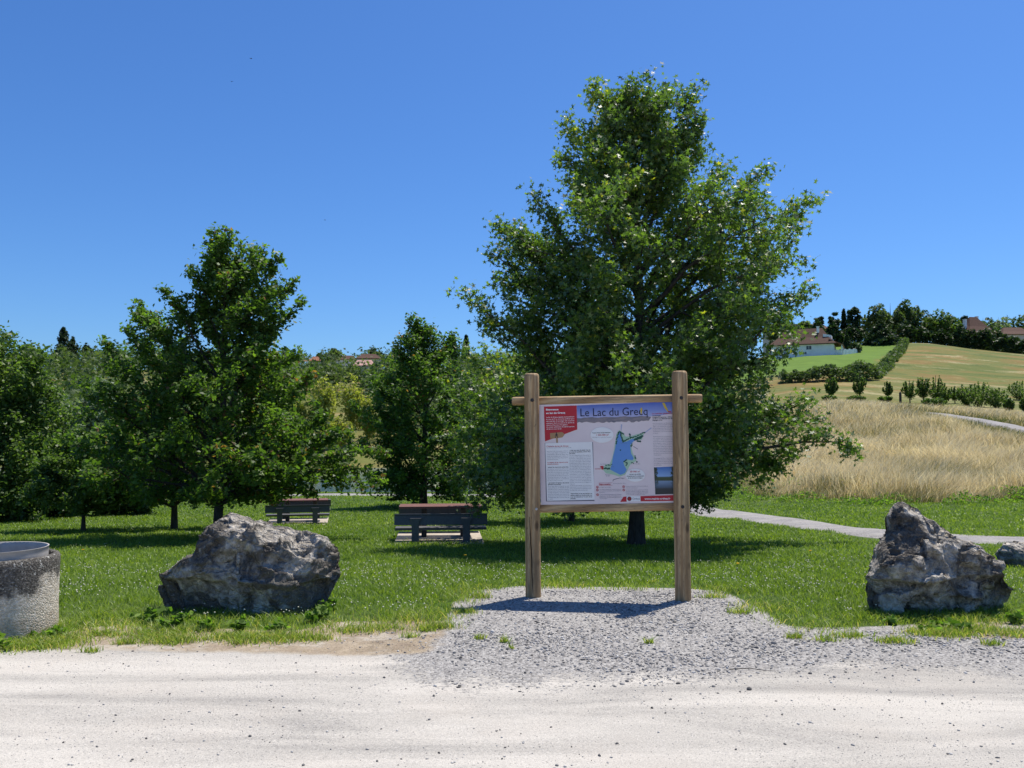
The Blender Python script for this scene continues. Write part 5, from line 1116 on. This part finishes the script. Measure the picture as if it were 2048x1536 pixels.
# sparse tufts on the bare strip
rs = np.random.RandomState(15); tp2 = []
for (u, v, r, m) in [(40,1296,.22,900),(95,1292,.22,800),(120,1280,.2,700),(345,1283,.2,900),(250,1288,.07,160),(330,1268,.15,500),(470,1276,.2,900),(560,1278,.25,1200),(200,1270,.10,200),(850,1262,.07,120),(1010,1285,.03,60),(1297,1287,.03,50),(1022,1298,.02,25),(1590,1276,.06,120),(1650,1282,.08,120),(1790,1285,.12,300),(1890,1270,.2,600),(960,1278,.04,60), (1310,1166,.05,60), (700,1264,.16,260), (760,1258,.2,420), (880,1256,.12,300), (640,1280,.10,140), (820,1274,.06,70), (300,1276,.12,200), (230,1272,.10,120), (480,1288,.10,120), (1700,1274,.12,220), (1950,1262,.25,700), (1850,1268,.15,300), (2030,1270,.2,400), (1480,1226,.10,160), (1430,1196,.12,180), (960,1196,.08,140), (930,1225,.10,200), (180,1304,.06,80), (1980,1290,.07,100)]:
    x, y, z = hit(u, v); q = rs.normal(0, r * .5, (m, 2)) * [1.3, .7]; tp2.append(np.stack([x + q[:, 0], y + q[:, 1], np.zeros(m)], -1))
P = np.concatenate(tp2); P[:, 2] = zt(P[:, 0], P[:, 1]); n = len(P); h = rs.uniform(.02, .065, n)
tag(blades('grass_tufts', P, h, rs.uniform(.004, .009, n), rs.normal(0, 1, (n, 2)) * (h * .7)[:, None], 'grass', 8, np.clip(rs.uniform(.3, 1.05, n), 0, 1), True), 'scattered tufts of grass on the bare edge of the car park', 'grass', kind='stuff')
# clover flowers
rs = np.random.RandomState(25); n = 30000
yy = np.exp(rs.uniform(math.log(7.6), math.log(30), n)); xx = rs.uniform(-.7, .7, n) * yy
dens = .03 + .97 * sm(.15, .65, fb2(xx, yy, .8, 3, 71) + .55 * (np.abs(yy - 10.5) < 1.6) + .25 * (xx < 0) * (yy < 13))
keep = (poly_sd(xx, yy, LAWN) > .4) & (rs.uniform(0, 1, n) < dens * np.where(yy > 13, .05, .36)) & (poly_sd(xx, yy, PATHP) < -.3) & (poly_sd(xx, yy, DRY) < 0)
xx, yy = xx[keep], yy[keep]; n = len(xx); P = np.stack([xx, yy, zt(xx, yy) + rs.uniform(.045, .085, n)], -1); r_ = rs.uniform(.006, .011, n) * np.clip(yy / 16, 1, 1.3)
O = np.array([(1,0,0),(0,1,0),(-1,0,0),(0,-1,0),(0,0,.8),(0,0,-.6)]); V = P[:, None] + O[None] * r_[:, None, None]
Fo = np.array([(0,1,4),(1,2,4),(2,3,4),(3,0,4),(1,0,5),(2,1,5),(3,2,5),(0,3,5)]); I = (Fo[None] + (np.arange(n) * 6)[:, None, None]).reshape(-1, 3)
tag(npmesh('clover_flowers', V.reshape(-1, 3), I, M['flower']), 'small white clover flowers dotted through the lawn', 'flowers', kind='stuff')
# tall dry grass
rs = np.random.RandomState(35); n = 260000
yy = np.exp(rs.uniform(math.log(26), math.log(104), n)); xx = rs.uniform(.14, .74, n) * yy
sdd = poly_sd(xx, yy, DRY); cl = fb2(xx, yy, .38, 4, 81); keep = (sdd + .7 * cl > 0) & (poly_sd(xx, yy, FPATH) < -.2) & (rs.uniform(0, 1, n) < .45 + .55 * sm(-.3, .3, cl))
xx, yy, sdd, cl = [a_[keep] for a_ in (xx, yy, sdd, cl)]; n = len(xx); print('dry', n)
P = np.stack([xx, yy, zt(xx, yy) - .02], -1); ed = np.clip(sdd / 3.0, 0, 1)
fpd = poly_sd(xx, yy, FPATH); h = (.35 + .65 * ed) * (.45 + .55 * sm(.8, 4.5, -fpd)) * (.95 + .35 * cl) * rs.uniform(.4, 1.2, n) * np.where(yy > 78, .75, 1); w_ = .021 * np.clip(yy / 28, 1, 3.0) * rs.uniform(.5, 1.3, n)
wind = fb2(xx, yy, .3, 2, 91); lean = np.stack([rs.normal(0, .28, n) + .5 * wind + .15, rs.normal(0, .22, n)], -1) * h[:, None] * 1.5
rnd = np.clip(.66 + .42 * fb2(xx, yy, .25, 4, 95) + rs.normal(0, .22, n) - .62 * (1 - sm(.0, 2.6, sdd + 2.2 * fb2(xx, yy, .6, 2, 96))) * rs.uniform(.4, 1, n) - .5 * (1 - sm(1, 5, -fpd)) - .45 * sm(.15, .55, fb2(xx, yy, .16, 3, 97)) * rs.uniform(0, 1, n), 0, 1)
tag(blades('tall_dry_grass', P, h, w_, lean, 'dry', 9, rnd, True), 'tall pale dry grass beyond the gravel path at right', 'grass', kind='stuff')
rs = np.random.RandomState(36); n = 42000
yy = np.exp(rs.uniform(math.log(27), math.log(80), n)); xx = rs.uniform(.14, .74, n) * yy; sdd = poly_sd(xx, yy, DRY); cl = fb2(xx, yy, .38, 4, 81)
keep = (sdd > 1.2) & (poly_sd(xx, yy, FPATH) < -3) & (rs.uniform(0, 1, n) < sm(-.4, .5, cl)); xx, yy, cl = xx[keep], yy[keep], cl[keep]; n = len(xx)
h = rs.uniform(.85, 1.3, n) * (1 + .2 * cl); wind = fb2(xx, yy, .3, 2, 91); lean = np.stack([rs.normal(0, .3, n) + .55 * wind + .12, rs.normal(0, .2, n)], -1) * h[:, None]
tag(blades('seed_stalks', np.stack([xx, yy, zt(xx, yy)], -1), h, .017 * np.clip(yy / 28, 1, 2.6), lean, 'dry', 39, np.clip(rs.uniform(.45, 1.1, n), 0, 1), True), 'long pale seed stalks standing above the dry grass', 'grass', kind='stuff')
# green weeds at the foot of the dry grass
rs = np.random.RandomState(45); n = 90000
yy = np.exp(rs.uniform(math.log(22), math.log(50), n)); xx = rs.uniform(.15, .74, n) * yy; sdd = poly_sd(xx, yy, DRY); cl = fb2(xx, yy, .7, 3, 101)
keep = (np.abs(sdd - .6) < 1.9) & (cl > -.28) & (poly_sd(xx, yy, PATHP) < -.6); xx, yy, cl = xx[keep], yy[keep], cl[keep]; n = len(xx)
P = np.stack([xx, yy, zt(xx, yy) + rs.uniform(0, 1, n) * (.15 + .75 * np.clip(cl + .2, 0, 1))], -1)
tag(leaves('green_weeds', P, .10, 'oval', M['weed'], None, 46, up=.6), 'green weeds growing along the foot of the dry grass', 'weeds', kind='stuff')
# broad leaved weeds around the boulders
def weed(u, v, r, hh, n, seed, label, ls=.075, Y=None):
    rs = np.random.RandomState(seed); x, y, z = hit(u, v); y -= .17; z = float(zt(x, y)); rt_ = empty('weed_plant', (x, y, z), 0, label, 'weed', 'leafy weeds around the boulders'); T = Tubes(); P = []
    for k in range(max(5, n // 14)):
        a = rs.uniform(0, 6.28); rr = r * rs.uniform(.2, 1); e = np.array([math.cos(a) * rr, math.sin(a) * rr, hh * rs.uniform(.4, 1)]); m = e * [.35, .35, .6]
        T.add([(0, 0, -.01), m, e], [.004, .003, .0015], 4)
        for t_ in rs.uniform(.15, 1, 14): P.append(m * t_ * 2 if t_ < .5 else m + (e - m) * (t_ - .5) * 2)
    T.build('stem', M['weed_stem'], rt_); P = np.array(P) + rs.normal(0, .012, (len(P), 3)); leaves('foliage', P, ls, 'oval', M['weed'], rt_, seed, up=.5, droop=-.3)
M['weed_stem'] = simple('weed_stem', (.10,.16,.04), .6, bump=0)
for i, (u, v, r, hh, n, lab) in enumerate([(310,1238,.16,.20,110,'broad leaved weed at the left foot of the wide boulder'), (362,1250,.12,.22,90,'upright leafy weed in front of the wide boulder'), (425,1252,.10,.14,60,'small round leafed weed before the wide boulder'),
      (498,1254,.14,.17,90,'weed in front of the middle of the wide boulder'), (560,1250,.10,.12,60,'low weed right of centre before the wide boulder'), (640,1232,.18,.24,130,'bushy weed at the right foot of the wide boulder'), (672,1215,.14,.22,80,'weed beside the right end of the wide boulder'),
      (1768,1240,.10,.10,50,'low weed at the left foot of the tall boulder'), (1835,1252,.14,.10,70,'low spreading weed before the tall boulder'), (1900,1252,.12,.10,60,'flat weed right of centre before the tall boulder'), (2010,1240,.12,.18,70,'weed at the right foot of the tall boulder'), (130,1262,.14,.10,60,'weed at the foot of the concrete bin'), (10,1292,.12,.22,70,'dark spiky weed in front of the concrete bin')]):
    weed(u, v, r * 1.35, hh * .62, n, 200 + i, lab)
# pebbles
bm = bmesh.new(); bmesh.ops.create_icosphere(bm, subdivisions=1, radius=1); IV = np.array([v.co[:] for v in bm.verts]); IF = np.array([[v.index for v in f.verts] for f in bm.faces]); bm.free()
def pebbles(name, x, y, r, rnd, seed, label, mat):
    rs = np.random.RandomState(seed); n = len(x); S = r[:, None, None] * rs.uniform(.55, 1.25, (n, 1, 3)) * [1, 1, .7]
    a = rs.uniform(0, 6.28, n); ca, sa = np.cos(a), np.sin(a); Vv = IV[None] * (1 + rs.uniform(-.28, .28, (n, 12, 1))) * S
    Vx = Vv[..., 0] * ca[:, None] - Vv[..., 1] * sa[:, None]; Vy = Vv[..., 0] * sa[:, None] + Vv[..., 1] * ca[:, None]
    V = np.stack([Vx + x[:, None], Vy + y[:, None], Vv[..., 2] + (zt(x, y) + r * .18)[:, None]], -1)
    I = (IF[None] + (np.arange(n) * 12)[:, None, None]).reshape(-1, 3)
    return tag(npmesh(name, V.reshape(-1, 3), I, mat, attrs={'rnd': np.repeat(rnd, 12)}), label, 'gravel', kind='stuff')
t = NT('pebble'); c = t.ramp(t.attr('rnd'), [(0, (.075,.07,.067)), (.3, (.24,.228,.215)), (.65, (.42,.40,.375)), (1, (.60,.58,.54))]); M['pebble'] = t.finish(t.bsdf(c, .85, .2, 0, t.bump(t.noise(t.coord(), 90, 3), .5, .004)))
rs = np.random.RandomState(55); n = 90000
yy = rs.uniform(5.4, 9.2, n) ; xx = rs.uniform(-2.2, 7, n); fr = 6.05 + np.where(xx < -.5, (-xx - .5) * 1.5, 0) + .25 * np.clip(xx - 1.5, 0, 1)
pr_ = sm(-.9, .5, yy - fr + .5 * fb2(xx, yy, .9, 3, 3)) * (poly_sd(xx, yy, LAWN) < .0) * (.25 + .75 * sm(-.3, .3, fb2(xx, yy, 1.6, 3, 6))) * np.where(xx < -.45, .22, 1)
k_ = rs.uniform(0, 1, n) < pr_ * .62; xx, yy = xx[k_], yy[k_]; n = len(xx); print('peb', n)
pebbles('gravel_stones', xx, yy, .005 + .010 * rs.uniform(0, 1, n) ** 3 + .009 * (rs.uniform(0, 1, n) < .012), np.clip(rs.beta(1.8, 2.2, n), 0, 1), 56, 'grey crushed stone spread under and before the sign', M['pebble'])
n = 7000; yy = np.exp(rs.uniform(math.log(2.9), math.log(7.2), n)); xx = rs.uniform(-.66, .66, n) * yy; k_ = (poly_sd(xx, yy, LAWN) < -.05) & (rs.uniform(0,1,n) < .25 + .75 * sm(-.1, .4, fb2(xx, yy, .9, 2, 58))); xx, yy = xx[k_], yy[k_]; n = len(xx)
pebbles('loose_stones', xx, yy, .0024 + .0085 * rs.uniform(0, 1, n) ** 6, rs.uniform(0, .35, n) + .5 * (rs.uniform(0, 1, n) < .6), 57, 'scattered dark loose stones on the pale car park', M['pebble'])

rs = np.random.RandomState(59); n = 30000; yy = np.exp(rs.uniform(math.log(2.9), math.log(7.0), n)); xx = rs.uniform(-.66, .66, n) * yy; k_ = (poly_sd(xx, yy, LAWN) < -.03) & (rs.uniform(0,1,n) < .2 + .8 * sm(-.2, .4, fb2(xx * .5, yy * 1.3, 1.1, 3, 60))); xx, yy = xx[k_], yy[k_]; n = len(xx)
pebbles('fine_grit', xx, yy, rs.uniform(.0014, .0032, n), rs.uniform(.15, .9, n), 61, 'fine pale grit lying loose on the car park surface', M['pebble'])

# twig on the car park, plank behind the bin, dandelions, swallows
T = Tubes(); x, y, z = hit(1500, 1342); T.add([(-.14, .02, .005), (0, .01, .016), (.10, -.02, .008), (.17, -.015, .006)], [.003, .003, .002, .001], 5)
o = T.build('twig', M['bark'], None); o.location = (x, y, z); tag(o, 'thin dark twig lying on the pale gravel in front of the sign', 'twig')
for i, (u, v) in enumerate([(1475, 1143), (165, 1112), (930, 1124), (1620, 1115)]):
    x, y, z = hit(u, v); rt_ = empty('dandelion', (x, y, z), 0, ['yellow dandelion right of the right sign post', 'yellow dandelion far left behind the bin', 'yellow dandelion left of the left sign post', 'yellow dandelion halfway to the tall boulder'][i], 'flower')
    T = Tubes(); T.add([(0, 0, 0), (.004, 0, .05), (.006, 0, .095)], [.003, .003, .0025], 5); T.build('stem', M['weed_stem'], rt_)
    bm = bmesh.new(); bmesh.ops.create_cone(bm, cap_ends=True, segments=14, radius1=.008, radius2=.021, depth=.014, matrix=Matrix.Translation((.006, 0, .1))); bm_obj('flower_head', bm, M['dandelion'], rt_)
M['bird'] = simple('bird_dark', (.02,.022,.03), .7, bump=0)
for (u, v, Y_, rz_, lab) in [(502, 117, 60, .6, 'small dark bird high in the sky, the upper of two at left'), (464, 163, 75, -.8, 'small dark bird just below and left of the upper one'), (650, 440, 80, .2, 'tiny dark bird low in the sky above the gap between the trees')]:
    bm = bmesh.new(); ring = [(-.11, .006, .004), (-.07, .016, .014), (-.02, .024, .020), (.03, .020, .018), (.06, .016, .016), (.08, .006, .005)]
    prev = None
    for (x_, ry, rz2) in ring:
        r_ = [bm.verts.new((x_, ry * math.cos(a), rz2 * math.sin(a))) for a in [k * math.pi / 4 for k in range(8)]]
        if prev: [bm.faces.new([prev[k], prev[(k+1) % 8], r_[(k+1) % 8], r_[k]]) for k in range(8)]
        else: bm.faces.new(r_[::-1])
        prev = r_
    bm.faces.new(prev)
    for sy in (-1, 1):
        v_ = [bm.verts.new(p) for p in [(.045, sy * .012, .008), (.03, sy * .10, .035), (-.04, sy * .19, .02), (-.015, sy * .09, .028), (-.03, sy * .012, .008)]]; bm.faces.new(v_ if sy > 0 else v_[::-1])
        v_ = [bm.verts.new(p) for p in [(-.10, 0, .003), (-.10, sy * .012, .002), (-.17, sy * .035, .0)]]; bm.faces.new(v_)
    sx, sz_ = ray(u, v); o = bm_obj('bird', bm, M['bird'], loc=(sx * Y_, Y_, E + sz_ * Y_)); o.rotation_euler = (.3, 0, rz_); tag(o, lab, 'bird')
